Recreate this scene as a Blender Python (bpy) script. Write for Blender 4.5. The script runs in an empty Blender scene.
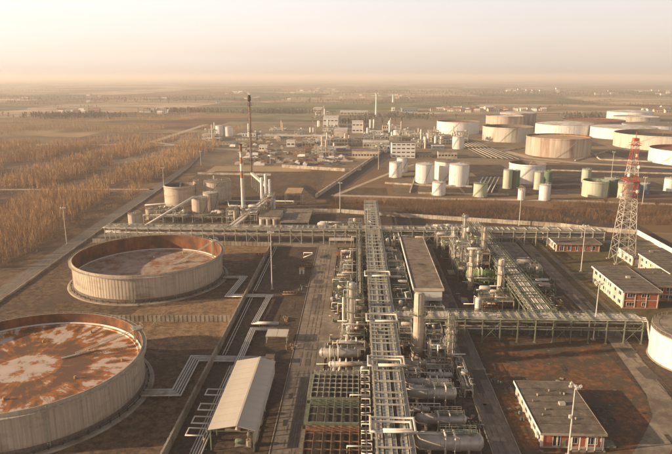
import bpy, math, random
import numpy as np
from mathutils import Vector, Matrix

# ------------------------------------------------------------------ camera, sky, sun
SC = bpy.context.scene
COL = SC.collection
FPX, CAM_H, PITCH, YAW = 610.0, 90.0, math.atan(151/610.0), math.radians(2.0)
cam = bpy.data.cameras.new('camera'); cam.sensor_width = 36; cam.lens = 36*FPX/672
cam.clip_start = 1; cam.clip_end = 120000
camo = bpy.data.objects.new('camera', cam); COL.objects.link(camo)
camo.location = (0, 0, CAM_H); camo.rotation_euler = (math.pi/2-PITCH, 0, YAW)
SC.camera = camo

SUN_EL, SUN_DIR = math.radians(15), math.radians(12)      # light travels towards +X, a touch towards +Y
W = bpy.data.worlds.new("World"); SC.world = W; W.use_nodes = True
nt = W.node_tree; bg = nt.nodes['Background']
sky = nt.nodes.new('ShaderNodeTexSky'); sky.sky_type = 'NISHITA'; sky.sun_disc = False
sky.sun_elevation = SUN_EL; sky.sun_rotation = math.radians(270)-SUN_DIR
sky.air_density = 1.0; sky.dust_density = 2.0; sky.ozone_density = 0.3; sky.altitude = 100
def world_hazy():
    """Nishita daylight plus the pale veil of a hazy winter sky: bright round the horizon, paler towards the sun's side"""
    N = nt.nodes; L = nt.links
    def mix(bt, f=1.0):
        x = N.new('ShaderNodeMix'); x.data_type = 'RGBA'; x.blend_type = bt; x.inputs[0].default_value = f; return x
    tint = mix('MULTIPLY'); tint.inputs[7].default_value = (.5, .38, .40, 1); L.new(sky.outputs[0], tint.inputs[6])
    tc = N.new('ShaderNodeTexCoord'); sp = N.new('ShaderNodeSeparateXYZ'); L.new(tc.outputs['Generated'], sp.inputs[0])
    rp = N.new('ShaderNodeValToRGB'); cr = rp.color_ramp; cr.interpolation = 'EASE'
    K = 8.5
    cr.elements[0].position = 0; cr.elements[0].color = (.76, .65, .55, 1)
    cr.elements[1].position = 1; cr.elements[1].color = (.12, .115, .12, 1)
    for ps, c in ((.03, (.85, .75, .66)), (.07, (.91, .83, .765)), (.12, (.93, .875, .835)), (.25, (.48, .43, .40)), (.5, (.18, .17, .165))):
        e = cr.elements.new(ps); e.color = (*c, 1)
    L.new(sp.outputs[2], rp.inputs[0])
    dt = N.new('ShaderNodeVectorMath'); dt.operation = 'DOT_PRODUCT'; dt.inputs[1].default_value = (-math.cos(SUN_DIR), -math.sin(SUN_DIR), 0)
    L.new(tc.outputs['Generated'], dt.inputs[0])
    mr = N.new('ShaderNodeMapRange'); mr.inputs[1].default_value = -1; mr.inputs[2].default_value = 1
    mr.inputs[3].default_value = .60*K; mr.inputs[4].default_value = 1.32*K; L.new(dt.outputs['Value'], mr.inputs[0])
    sc = N.new('ShaderNodeVectorMath'); sc.operation = 'SCALE'; L.new(rp.outputs[0], sc.inputs[0]); L.new(mr.outputs[0], sc.inputs['Scale'])
    mp = N.new('ShaderNodeMapping'); mp.inputs['Scale'].default_value = (2, 2, 14); L.new(tc.outputs['Generated'], mp.inputs[0])
    cl = N.new('ShaderNodeTexNoise'); cl.inputs['Scale'].default_value = 1.6; cl.inputs['Detail'].default_value = 5; L.new(mp.outputs[0], cl.inputs[0])
    cm_ = N.new('ShaderNodeMapRange'); cm_.inputs[3].default_value = .93; cm_.inputs[4].default_value = 1.07; L.new(cl.outputs[0], cm_.inputs[0])
    s2 = N.new('ShaderNodeVectorMath'); s2.operation = 'SCALE'; L.new(sc.outputs[0], s2.inputs[0]); L.new(cm_.outputs[0], s2.inputs['Scale']); sc = s2
    ad = N.new('ShaderNodeVectorMath'); ad.operation = 'ADD'; L.new(tint.outputs[2], ad.inputs[0]); L.new(sc.outputs[0], ad.inputs[1])
    L.new(ad.outputs[0], bg.inputs[0])
world_hazy()
bg.inputs[1].default_value = 0.08
sun = bpy.data.lights.new('sun', 'SUN'); sun.energy = 5.0; sun.angle = math.radians(0.5); sun.color = (1.0, 0.75, 0.49)
suno = bpy.data.objects.new('sun', sun); COL.objects.link(suno)
dv = Vector((math.cos(SUN_DIR)*math.cos(SUN_EL), math.sin(SUN_DIR)*math.cos(SUN_EL), -math.sin(SUN_EL)))
suno.rotation_euler = dv.to_track_quat('-Z', 'Y').to_euler(); suno.location = (-200, 0, 200)
SC.view_settings.view_transform = 'Standard'; SC.view_settings.look = 'None'
SC.view_settings.exposure = 0.52; SC.view_settings.gamma = 1
SC.render.engine = 'CYCLES'
SC.cycles.use_denoising = True
SC.cycles.max_bounces = 8; SC.cycles.diffuse_bounces = 2; SC.cycles.glossy_bounces = 2
SC.cycles.volume_bounces = 8; SC.cycles.transparent_max_bounces = 6

R = random.Random(7)

def G(px, py, z=0.0):
    """ground (or height z) point of the site seen at a photograph pixel (survey of the photo)"""
    dx = (px-336)/FPX; dy = -(py-227)/FPX
    x = dx; y = math.cos(PITCH)+dy*math.sin(PITCH); w = -math.sin(PITCH)+dy*math.cos(PITCH)
    t = (z-CAM_H)/w; x *= t; y *= t
    return (x*math.cos(YAW)-y*math.sin(YAW), x*math.sin(YAW)+y*math.cos(YAW))

# ------------------------------------------------------------------ materials
MATS = {}
def mat(name, c1, c2=None, scale=1.0, stretch=(1, 1, 1), rough=0.85, metal=0.0, c3=None, s3=0.05, t3=(0.45, 0.62),
        bump=0.0, var=0.0, nr=.6, ramp=(0.35, 0.65), c4=None, s4=0.4, t4=(0.55, 0.62), st3=None, detail=6):
    m = bpy.data.materials.new(name); m.use_nodes = True; n = m.node_tree; N = n.nodes; L = n.links
    b = N['Principled BSDF']; b.inputs['Roughness'].default_value = rough; b.inputs['Metallic'].default_value = metal
    if 'Specular IOR Level' in b.inputs: b.inputs['Specular IOR Level'].default_value = 0.3
    c2 = c2 or tuple(min(1, v*1.25) for v in c1)
    tc = N.new('ShaderNodeTexCoord')
    def noise(sc, st, det=detail):
        mp = N.new('ShaderNodeMapping'); mp.inputs['Scale'].default_value = st; L.new(tc.outputs['Object'], mp.inputs[0])
        nz = N.new('ShaderNodeTexNoise'); nz.inputs['Scale'].default_value = sc; nz.inputs['Detail'].default_value = det
        nz.inputs['Roughness'].default_value = nr
        L.new(mp.outputs[0], nz.inputs[0]); return nz
    nz = noise(scale, stretch)
    rp = N.new('ShaderNodeValToRGB'); rp.color_ramp.elements[0].position = ramp[0]; rp.color_ramp.elements[1].position = ramp[1]
    rp.color_ramp.elements[0].color = (*c1, 1); rp.color_ramp.elements[1].color = (*c2, 1)
    L.new(nz.outputs[0], rp.inputs[0]); out = rp.outputs[0]
    for cc, ss, tt, st in ((c3, s3, t3, st3 or (1, 1, 1)), (c4, s4, t4, (1, 1, 1))):
        if cc is None: continue
        n2 = noise(ss, st); r2 = N.new('ShaderNodeMapRange'); r2.inputs[1].default_value = tt[0]; r2.inputs[2].default_value = tt[1]
        L.new(n2.outputs[0], r2.inputs[0])
        mx = N.new('ShaderNodeMix'); mx.data_type = 'RGBA'; L.new(r2.outputs[0], mx.inputs[0]); L.new(out, mx.inputs[6])
        mx.inputs[7].default_value = (*cc, 1); out = mx.outputs[2]
    if var:
        oi = N.new('ShaderNodeObjectInfo'); r3 = N.new('ShaderNodeMapRange'); r3.inputs[3].default_value = 1-var; r3.inputs[4].default_value = 1+var
        L.new(oi.outputs['Random'], r3.inputs[0])
        hs = N.new('ShaderNodeHueSaturation'); L.new(r3.outputs[0], hs.inputs['Value']); L.new(out, hs.inputs['Color']); out = hs.outputs[0]
    L.new(out, b.inputs['Base Color'])
    if bump:
        bp = N.new('ShaderNodeBump'); bp.inputs['Strength'].default_value = bump; bp.inputs['Distance'].default_value = 0.3
        L.new(nz.outputs[0], bp.inputs['Height']); L.new(bp.outputs[0], b.inputs['Normal'])
    MATS[name] = m; return m

mat('steel', (.36, .35, .28), (.52, .49, .40), 1.5, var=.15, rough=.6, c3=(.26, .17, .10), s3=.6, t3=(.58, .75))
mat('steel_green', (.12, .145, .10), (.24, .255, .18), 1.2, var=.15, c3=(.22, .15, .09), s3=.5, t3=(.56, .75))
mat('pipe_silver', (.54, .50, .43), (.72, .67, .59), .8, rough=.42, metal=.2, var=.18, c3=(.30, .20, .12), s3=.25, t3=(.6, .8))
mat('pipe_pale', (.62, .57, .48), (.76, .70, .60), .8, rough=.5, metal=.1, var=.15, c3=(.32, .23, .15), s3=.3, t3=(.6, .8))
mat('pipe_rust', (.20, .10, .05), (.34, .20, .12), 1.0, var=.2)
mat('vessel_silver', (.44, .41, .36), (.58, .53, .46), .5, (1, 1, .3), rough=.42, metal=.35, var=.12, c3=(.26, .17, .10), s3=.35, t3=(.55, .8))
mat('dark_metal', (.05, .045, .04), (.11, .09, .07), 1.5, var=.2)
mat('dark_hole', (.012, .011, .010), (.02, .018, .016), 2)
mat('rust_wall', (.17, .065, .028), (.30, .12, .045), .6, (1, 1, .25), c3=(.10, .05, .03), s3=.12)
mat('tank_shell', (.46, .38, .285), (.62, .53, .42), .5, (3, 3, .12), c3=(.30, .21, .14), s3=.09, t3=(.5, .75), st3=(1, 1, 3), rough=.75, var=.05)
mat('tank_foot', (.12, .095, .08), (.22, .17, .13), .8, (2, 2, 1))
mat('tank_white', (.72, .70, .64), (.84, .82, .77), .3, (2, 2, .1), rough=.6, var=.07, c3=(.48, .38, .27), s3=.16, t3=(.55, .8), st3=(3, 3, .25), c4=(.60, .54, .44), s4=.25, t4=(.58, .7))
mat('tank_ochre', (.54, .48, .38), (.68, .62, .51), .12, (3, 3, .08), rough=.75, c3=(.27, .19, .12), s3=.05, t3=(.5, .75), st3=(2, 2, .4))
mat('tank_brown', (.42, .34, .26), (.60, .52, .42), .14, (3, 3, .06), rough=.8, c3=(.25, .14, .09), s3=.035, t3=(.48, .72), st3=(3, 3, .5))
mat('tank_green', (.42, .45, .33), (.56, .58, .44), .4, (3, 3, .2), rough=.6, c3=(.30, .28, .16), s3=.15, t3=(.58, .8))
mat('tank_dgreen', (.12, .18, .12), (.20, .26, .18), .4, (3, 3, .2))
mat('tank_blue', (.13, .20, .24), (.22, .28, .30), .4)
mat('roof_red', (.26, .10, .06), (.36, .16, .10), .1)
mat('roof_white', (.66, .63, .57), (.78, .75, .69), .15, c3=(.45, .36, .27), s3=.06)
mat('concrete', (.34, .29, .22), (.46, .40, .31), .6, (1, 1, 1), c3=(.22, .17, .12), s3=.15, bump=.2, nr=.76)
mat('concrete_pale', (.50, .44, .34), (.62, .55, .44), .7, c3=(.36, .28, .20), s3=.2)
mat('road', (.17, .142, .115), (.25, .21, .165), .9, (1, .25, 1), c3=(.21, .165, .12), s3=.12, t3=(.5, .75), bump=.1, nr=.76, ramp=(.42, .58))
mat('tyre_dirt', (.13, .105, .08), (.20, .16, .12), .8, (1, .2, 1), nr=.75)
mat('cable_tray_pale', (.54, .50, .42), (.68, .63, .54), 1.2, c3=(.36, .30, .22), s3=.3, t3=(.6, .78))
mat('asphalt_patch', (.10, .083, .067), (.15, .125, .10), .8, nr=.75)
mat('cable_tray', (.40, .40, .34), (.54, .52, .44), 1.2, c3=(.28, .22, .15), s3=.3, t3=(.58, .75))
mat('road_sand', (.25, .20, .15), (.35, .29, .215), .5, c3=(.17, .135, .10), s3=.08, nr=.72, ramp=(.42, .58))
mat('track', (.44, .34, .23), (.56, .45, .32), .3)
mat('paving', (0.046, 0.035, 0.027), (0.118, 0.088, 0.065), .9, c3=(0.202, 0.136, 0.084), s3=.2, t3=(.5, .7), bump=.2, nr=.76, ramp=(.42, .58))
mat('yard', (0.063, 0.044, 0.032), (0.126, 0.088, 0.059), .7, c3=(0.185, 0.116, 0.067), s3=.09, t3=(.5, .72), bump=.3, c4=(0.042, 0.032, 0.027), s4=.2, t4=(.55, .75), detail=10, nr=.76, ramp=(.42, .58))
mat('painted_sunlit_earth', (.20, .125, .066), (.36, .235, .125), .4, c3=(.14, .10, .07), s3=.09, t3=(.5, .68), bump=.3, nr=.76, ramp=(.42, .58))  # brighter earth colour that paints in the sunlit ground of the tank field
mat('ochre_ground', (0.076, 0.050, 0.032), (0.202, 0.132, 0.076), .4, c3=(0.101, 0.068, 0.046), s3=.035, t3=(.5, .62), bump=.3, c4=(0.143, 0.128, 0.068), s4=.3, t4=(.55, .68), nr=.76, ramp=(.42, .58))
mat('rust_ground', (.13, .065, .035), (.28, .135, .065), .5, c3=(.10, .08, .055), s3=.11, t3=(.44, .56), bump=.3, c4=(.40, .30, .20), s4=.22, t4=(.60, .70), nr=.76, ramp=(.42, .58))
mat('lawn', (0.084, 0.080, 0.034), (0.160, 0.128, 0.057), .4, c3=(0.210, 0.136, 0.068), s3=.06, t3=(.48, .65), bump=.3, nr=.76, ramp=(.42, .58))
mat('plantation_ground', (.13, .075, .04), (.27, .165, .09), .15, (1, .4, 1), c3=(.11, .07, .04), s3=.02, nr=.75, t3=(.45, .6), c4=(.30, .22, .12), s4=.012, t4=(.55, .65), ramp=(.42, .58))
mat('brown_field', (0.097, 0.064, 0.036), (0.143, 0.096, 0.055), .12, (1, .3, 1), c3=(0.176, 0.124, 0.068), s3=.03, t3=(.5, .7), nr=.76, ramp=(.42, .58))
mat('basin', (0.050, 0.040, 0.030), (0.101, 0.076, 0.053), .15, c3=(0.143, 0.104, 0.065), s3=.04, t3=(.5, .65), nr=.76, ramp=(.42, .58))
mat('farm_soil', (.20, .14, .075), (.30, .22, .12), .05, (1, .3, 1), c3=(.14, .12, .06), s3=.006, t3=(.45, .6))
mat('tankfarm_ground', (.22, .16, .09), (.33, .25, .15), .03, c3=(.15, .115, .07), s3=.012, t3=(.45, .6), c4=(.40, .31, .20), s4=.02, t4=(.6, .7), nr=.76)
mat('brick', (.36, .11, .055), (.47, .17, .09), 2.5, (1, 1, 4), c3=(.30, .11, .07), s3=.5, nr=.7)
mat('cream_wall', (.66, .56, .42), (.76, .66, .52), .8, c3=(.52, .42, .30), s3=.2)
mat('white_paint', (.76, .72, .64), (.84, .80, .73), .6, var=.05)
mat('grey_roof', (.15, .12, .092), (.25, .205, .155), .6, c3=(.10, .078, .06), s3=.2, t3=(.46, .66), bump=.1, c4=(.33, .27, .20), s4=.35, t4=(.57, .70), nr=.75)
mat('tan_roof', (.22, .18, .13), (.33, .275, .205), .5, c3=(.16, .125, .09), s3=.2, bump=.1, nr=.75)
mat('cream_roof', (.56, .49, .38), (.65, .58, .46), .4, (1, .2, 1), rough=.5, var=.03)
mat('rusty_roof', (.45, .28, .14), (.58, .40, .22), .3)
mat('glass', (.03, .035, .04), (.05, .055, .06), 1, rough=.12)
mat('red_paint', (.42, .10, .06), (.52, .16, .10), .8, rough=.55)
mat('orange_red', (.45, .15, .07), (.54, .21, .11), .8, rough=.6)
mat('mast_paint', (.62, .58, .50), (.74, .69, .60), .8, rough=.5)
mat('green_paint', (.14, .22, .08), (.22, .32, .12), .8, rough=.6)
mat('bark', (.10, .06, .035), (.18, .11, .065), 1)
mat('leaf_dark', (.14, .115, .075), (.20, .165, .105), .3, var=.2)
mat('grass_blade', (.13, .12, .05), (.24, .20, .10), .2)
mat('brush_twig', (.17, .095, .05), (.30, .18, .095), .12, c3=(.13, .07, .04), s3=.03)
mat('sapling_twig', (.44, .27, .135), (.64, .43, .24), .05, c3=(.36, .22, .12), s3=.012)
for nme, c in (('car_white', (.7, .7, .68)), ('car_silver', (.4, .4, .4)), ('car_dark', (.05, .05, .06)), ('car_red', (.35, .05, .03)), ('car_blue', (.07, .12, .22))):
    mat(nme, c, tuple(min(1, v*1.05) for v in c), 1, rough=.3)

# ------------------------------------------------------------------ mesh builder
KIDS = {}
class MB:
    def __init__(s): s.v = []; s.f = []; s.sm = []; s.mi = []; s.m = 0
    def quad(s, a, b, c, d, smooth=False):
        i = len(s.v); s.v += [a, b, c, d]; s.f.append((i, i+1, i+2, i+3)); s.sm.append(smooth); s.mi.append(s.m)
    def poly(s, pts):
        i = len(s.v); s.v += list(pts); s.f.append(tuple(range(i, i+len(pts)))); s.sm.append(False); s.mi.append(s.m)
    def box(s, x0, x1, y0, y1, z0, z1):
        i = len(s.v)
        s.v += [(x0, y0, z0), (x1, y0, z0), (x1, y1, z0), (x0, y1, z0), (x0, y0, z1), (x1, y0, z1), (x1, y1, z1), (x0, y1, z1)]
        for f in ((0, 3, 2, 1), (4, 5, 6, 7), (0, 1, 5, 4), (1, 2, 6, 5), (2, 3, 7, 6), (3, 0, 4, 7)):
            s.f.append(tuple(i+k for k in f)); s.sm.append(False); s.mi.append(s.m)
        return s
    def beam(s, p, q, w, h=None):
        h = h or w; p = Vector(p); q = Vector(q); d = (q-p)
        if d.length < 1e-6: return s
        d.normalize(); up = Vector((0, 0, 1)) if abs(d.z) < .98 else Vector((0, 1, 0))
        a = d.cross(up).normalized(); b = a.cross(d).normalized(); a *= w/2; b *= h/2
        i = len(s.v); s.v += [tuple(x) for x in (p-a-b, p+a-b, p+a+b, p-a+b, q-a-b, q+a-b, q+a+b, q-a+b)]
        for f in ((0, 1, 2, 3), (7, 6, 5, 4), (0, 4, 5, 1), (1, 5, 6, 2), (2, 6, 7, 3), (3, 7, 4, 0)):
            s.f.append(tuple(i+k for k in f)); s.sm.append(False); s.mi.append(s.m)
        return s
    def tube(s, pts, r, n=6, cap=True):
        pts = [Vector(p) for p in pts]; m = len(pts); i = len(s.v)
        dirs = [(pts[k+1]-pts[k]).normalized() for k in range(m-1)]
        for k, p in enumerate(pts):
            if k == 0: d = dirs[0]; sc = 1
            elif k == m-1: d = dirs[-1]; sc = 1
            else:
                d = (dirs[k-1]+dirs[k])
                if d.length < 1e-4: d = dirs[k]
                d.normalize(); sc = 1/max(.5, d.dot(dirs[k]))
            up = Vector((0, 0, 1)) if abs(d.z) < .9 else Vector((0, 1, 0))
            a = d.cross(up).normalized(); b = a.cross(d).normalized()
            for j in range(n):
                t = 2*math.pi*j/n; s.v.append(tuple(p+a*(r*math.cos(t)*(sc if abs(d.z) < .9 else 1))+b*(r*math.sin(t))))
        for k in range(m-1):
            for j in range(n):
                j2 = (j+1) % n
                s.f.append((i+k*n+j, i+k*n+j2, i+(k+1)*n+j2, i+(k+1)*n+j)); s.sm.append(True); s.mi.append(s.m)
        if cap:
            s.f.append(tuple(i+j for j in range(n))[::-1]); s.f.append(tuple(i+(m-1)*n+j for j in range(n)))
            s.sm += [False, False]; s.mi += [s.m, s.m]
        return s
    def lathe(s, x, y, prof, n=24, a0=0.0, a1=2*math.pi, close=True):
        """prof: list of (r, z); separate smooth bands"""
        full = abs(a1-a0-2*math.pi) < 1e-6
        cnt = n if full else n+1
        for k in range(len(prof)-1):
            (r0, z0), (r1, z1) = prof[k], prof[k+1]
            i = len(s.v)
            for j in range(cnt):
                t = a0+(a1-a0)*j/n; c, q = math.cos(t), math.sin(t)
                s.v += [(x+r0*c, y+r0*q, z0), (x+r1*c, y+r1*q, z1)]
            for j in range(n):
                j2 = (j+1) % cnt
                s.f.append((i+2*j, i+2*j2, i+2*j2+1, i+2*j+1)); s.sm.append(True); s.mi.append(s.m)
        return s
    def cyl(s, x, y, z0, z1, r, n=12, r2=None, dome=0.0):
        r2 = r if r2 is None else r2
        s.lathe(x, y, [(r, z0), (r2, z1)], n)
        if dome: s.lathe(x, y, [(r2, z1), (r2*.85, z1+dome*.55), (r2*.5, z1+dome*.9), (0.001, z1+dome)], n)
        else: s.poly([(x+r2*math.cos(2*math.pi*j/n), y+r2*math.sin(2*math.pi*j/n), z1) for j in range(n)])
        return s
    def hcyl(s, p, q, r, n=12, dome=.5):
        """horizontal vessel with dished ends"""
        p = Vector(p); q = Vector(q); d = (q-p).normalized(); a = Vector((-d.y, d.x, 0)); b = Vector((0, 0, 1))
        prof = [(0.01, -dome*r), (r*.6, -dome*r*.75), (r, 0)]; L = (q-p).length
        prof2 = prof+[(r, L), (r*.6, L+dome*r*.75), (0.01, L+dome*r)]
        i = len(s.v)
        for (rr, t) in prof2:
            for j in range(n):
                th = 2*math.pi*j/n; s.v.append(tuple(p+d*t+a*(rr*math.cos(th))+b*(rr*math.sin(th))))
        for k in range(len(prof2)-1):
            for j in range(n):
                j2 = (j+1) % n; s.f.append((i+k*n+j, i+(k+1)*n+j, i+(k+1)*n+j2, i+k*n+j2)[::-1]); s.sm.append(True); s.mi.append(s.m)
        return s
    def mesh(s, name, mats, off=(0, 0, 0)):
        me = bpy.data.meshes.new(name)
        ox, oy, oz = off
        me.from_pydata([(a-ox, b-oy, c-oz) for a, b, c in s.v] if (ox or oy or oz) else s.v, [], s.f)
        me.polygons.foreach_set('use_smooth', s.sm); me.polygons.foreach_set('material_index', s.mi)
        for m in (mats if isinstance(mats, (list, tuple)) else [mats]): me.materials.append(MATS[m])
        me.update(); return me
    def build(s, name, mats, parent=None, kind=None, label=None):
        off = (0, 0, 0); p = parent
        while p is not None and p.parent is not None: p = p.parent
        if p is not None: off = tuple(p.location)
        o = bpy.data.objects.new(name, s.mesh(name, mats, off)); COL.objects.link(o)
        if parent is not None: o.parent = parent; KIDS.setdefault(parent.name, []).append(o)
        if kind: o['kind'] = kind
        if label: o['label'] = label
        return o

def thing(name, label, cat, loc=(0, 0, 0), group=None):
    o = bpy.data.objects.new(name, None); o.empty_display_size = .5; COL.objects.link(o); o.location = loc
    o['label'] = label; o['category'] = cat
    if group: o['group'] = group
    return o
def tag(o, label, cat, group=None):
    o['label'] = label; o['category'] = cat
    if group: o['group'] = group
    return o
def inst(me, name, parent, loc, rz=0.0):
    """another part that shares mesh me; loc is local to parent"""
    o = bpy.data.objects.new(name, me); COL.objects.link(o); o.parent = parent; o.location = loc
    if rz: o.rotation_euler = (0, 0, rz)
    KIDS.setdefault(parent.name, []).append(o); return o
def dup(root, loc, rz=0.0, label=None, sc=None):
    def rec(o, par):
        c = o.copy(); COL.objects.link(c); c.parent = par
        if par is not None: KIDS.setdefault(par.name, []).append(c)
        for k in KIDS.get(o.name, []): rec(k, c)
        return c
    r = rec(root, None); r.location = loc; r.rotation_euler = (0, 0, rz)
    if sc: r.scale = (sc if isinstance(sc, tuple) else (sc, sc, sc))
    if label: r['label'] = label
    return r

# ------------------------------------------------------------------ the setting: ground sheets
def sheet(name, pts, m, z, sub=None):
    b = MB(); b.poly([(x, y, z) for x, y in pts]); o = b.build(name, m); o['kind'] = 'structure'; return o
def rect(name, x0, x1, y0, y1, m, z): return sheet(name, [(x0, y0), (x1, y0), (x1, y1), (x0, y1)], m, z)
def strip(name, pts, w, m, z):
    """a road of width w along pts"""
    b = MB(); L = []; Rr = []
    for k, (x, y) in enumerate(pts):
        a = Vector(pts[max(0, k-1)]); c = Vector(pts[min(len(pts)-1, k+1)]); d = (c-a).normalized()
        ww = w[k] if isinstance(w, (list, tuple)) else w
        L.append((x-d.y*ww/2, y+d.x*ww/2, z)); Rr.append((x+d.y*ww/2, y-d.x*ww/2, z))
    for k in range(len(pts)-1): b.quad(Rr[k], Rr[k+1], L[k+1], L[k])
    o = b.build(name, m); o['kind'] = 'structure'; return o

# farmland to the horizon: one sheet whose fields are coloured by a cell pattern
def farmland_material():
    m = bpy.data.materials.new('farmland'); m.use_nodes = True; n = m.node_tree; N = n.nodes; L = n.links
    b = N['Principled BSDF']; b.inputs['Roughness'].default_value = .95; b.inputs['Specular IOR Level'].default_value = .1
    tc = N.new('ShaderNodeTexCoord')
    def vor(scale, rot, st, feature='F1'):
        mp = N.new('ShaderNodeMapping'); mp.inputs['Scale'].default_value = st; mp.inputs['Rotation'].default_value = (0, 0, rot)
        L.new(tc.outputs['Object'], mp.inputs[0]); v = N.new('ShaderNodeTexVoronoi'); v.distance = 'CHEBYCHEV'
        v.inputs['Scale'].default_value = scale; v.inputs['Randomness'].default_value = .75; L.new(mp.outputs[0], v.inputs[0]); return v
    v = vor(.0028, .12, (1, .62, 1)); sp = N.new('ShaderNodeSeparateColor'); L.new(v.outputs['Color'], sp.inputs[0])
    rp = N.new('ShaderNodeValToRGB'); cr = rp.color_ramp; cr.interpolation = 'CONSTANT'
    cols = [(.24, .165, .085), (.15, .145, .06), (.34, .25, .145), (.19, .125, .07), (.12, .13, .05), (.28, .20, .11), (.40, .31, .19), (.17, .15, .08), (.22, .13, .075)]
    cr.elements[0].color = (*cols[0], 1); cr.elements[1].position = 1/len(cols); cr.elements[1].color = (*cols[1], 1)
    for k in range(2, len(cols)):
        e = cr.elements.new(k/len(cols)); e.color = (*cols[k], 1)
    L.new(sp.outputs[0], rp.inputs[0])
    v2 = vor(.011, .12, (.5, 1, 1)); sp2 = N.new('ShaderNodeSeparateColor'); L.new(v2.outputs['Color'], sp2.inputs[0])
    r2 = N.new('ShaderNodeMapRange'); r2.inputs[3].default_value = .62; r2.inputs[4].default_value = 1.5; L.new(sp2.outputs[0], r2.inputs[0])
    hs = N.new('ShaderNodeHueSaturation'); L.new(r2.outputs[0], hs.inputs['Value']); L.new(rp.outputs[0], hs.inputs['Color'])
    nz = N.new('ShaderNodeTexNoise'); nz.inputs['Scale'].default_value = .02; nz.inputs['Detail'].default_value = 8; L.new(tc.outputs['Object'], nz.inputs[0])
    r3 = N.new('ShaderNodeMapRange'); r3.inputs[1].default_value = .3; r3.inputs[2].default_value = .7; r3.inputs[3].default_value = .75; r3.inputs[4].default_value = 1.25
    L.new(nz.outputs[0], r3.inputs[0])
    h2 = N.new('ShaderNodeHueSaturation'); L.new(r3.outputs[0], h2.inputs['Value']); L.new(hs.outputs[0], h2.inputs['Color'])
    L.new(h2.outputs[0], b.inputs['Base Color']); MATS['farmland'] = m
farmland_material()
FAR = 40000
rect('ground', -FAR, FAR, -2000, FAR, 'farmland', 0)

rect('plantation_ground', -420, -146, 90, 1000, 'plantation_ground', .02)
rect('dry_earth', -146, 175, 60, 420, 'yard', .03)
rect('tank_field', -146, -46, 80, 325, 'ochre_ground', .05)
sheet('sunlit_patch', [(-92, 191), (-60, 188), (-46.3, 190), (-46.3, 240), (-66, 231), (-86, 226)], 'painted_sunlit_earth', .053)  # sunlit strip between the two big tanks' shadows, painted as brighter ground
sheet('sunlit_patch', [(-74, 296), (-60, 290), (-46.3, 300), (-46.3, 317), (-80, 319)], 'painted_sunlit_earth', .053)  # sunlit ground beyond the far tank's shadow, also painted in
rect('gravel_strip', -45.5, -21.5, 80, 325, 'yard', .055)
rect('process_paving', -9.5, 38, 80, 326, 'paving', .06)
rect('middle_yard', 42, 80, 204, 326, 'paving', .06)
rect('rust_patch', 42, 84, 133, 203, 'rust_ground', .055)
rect('lawn', 96, 166, 206, 345, 'lawn', .05)
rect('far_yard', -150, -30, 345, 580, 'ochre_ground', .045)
rect('tank_farm_ground', 30, 1200, 470, 1500, 'tankfarm_ground', .03)
rect('industrial_yard', -260, 140, 620, 1250, 'tankfarm_ground', .04)
# roads
strip('road', [(-146, 120), (-151, 236), (-160, 380), (-167, 520), (-175, 640), (-190, 760)], [9, 9, 9, 9, 8, 8], 'road', .09)
strip('track', [(-470, 478), (-300, 480), (-166, 486)], 4, 'track', .09)
strip('track', [(-800, 830), (-330, 812), (-180, 806)], 7, 'track', .09)
strip('track', [(-420, 120), (-168, 330)], 3, 'plantation_ground', .09)
strip('road', [(-15.6, 60), (-15.6, 330)], 10.2, 'road', .10)
strip('upper_road', [(-15.6, 196), (-15.6, 327)], 9.4, 'road_sand', .104)
strip('cross_road', [(-46, 322), (60, 322)], 9, 'road_sand', .085)
sheet('gravel_apron', [(-11, 190), (-4, 193), (-1, 200), (-1, 210), (-5, 216), (-10.5, 228), (-10.7, 240)], 'road_sand', .105)
strip('road', [(37.2, 60), (37.2, 322)], 6.5, 'road', .10)
strip('road', [(56, 112), (66, 126), (77, 140), (84, 150), (87.8, 163), (92.2, 206), (92.5, 282), (93, 345)], [7, 7, 7, 7, 6.5, 6.5, 6.5, 6.5], 'road_sand', .10)
strip('footpath', [(100.3, 212), (100.3, 340)], 2.2, 'road_sand', .10)
strip('footpath', [(100, 277), (140, 277)], 2.2, 'road_sand', .104)
strip('service_road', [(-150, 338), (-14, 352), (60, 346), (170, 330)], 7, 'road_sand', .08)
strip('dirt_road', [(-20, 466), (68, 454), (150, 452), (240, 437), (420, 410)], 7, 'track', .09)
strip('dirt_road', [(-18, 463), (40, 600), (60, 640)], 4, 'track', .085)
sheet('canal', [(-32, 452), (-20, 452), (52, 752), (34, 760)], 'dark_metal', .07)
strip('farm_road', [G(206, 124.5), G(152, 142), G(190, 147), G(265, 151.5)], 11, 'track', .086)
strip('farm_road', [G(504, 151), G(530, 158), G(578, 163), G(672, 168)], 12, 'track', .08)
strip('farm_road', [G(470, 142), G(504, 158), G(560, 163)], 8, 'track', .085)
rect('brown_field', -138, -34, 470, 585, 'brown_field', .06)
rect('brown_field', -30, 24, 468, 500, 'brown_field', .06)
for k_, (a_, b_, c_, d_) in enumerate(((86, 132, 478, 520), (126, 165, 474, 505), (140, 260, 478, 540), (60, 84, 470, 500), (170, 330, 560, 640), (300, 460, 640, 760), (110, 150, 560, 640), (240, 330, 820, 900), (60, 125, 585, 640))):
    rect('bund_basin', a_, b_, c_, d_, 'basin', .065+.003*k_)
strip('field_strip', [G(330, 116), G(420, 116.5), G(500, 115), G(560, 113)], 26, 'rust_ground', .07)

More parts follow.
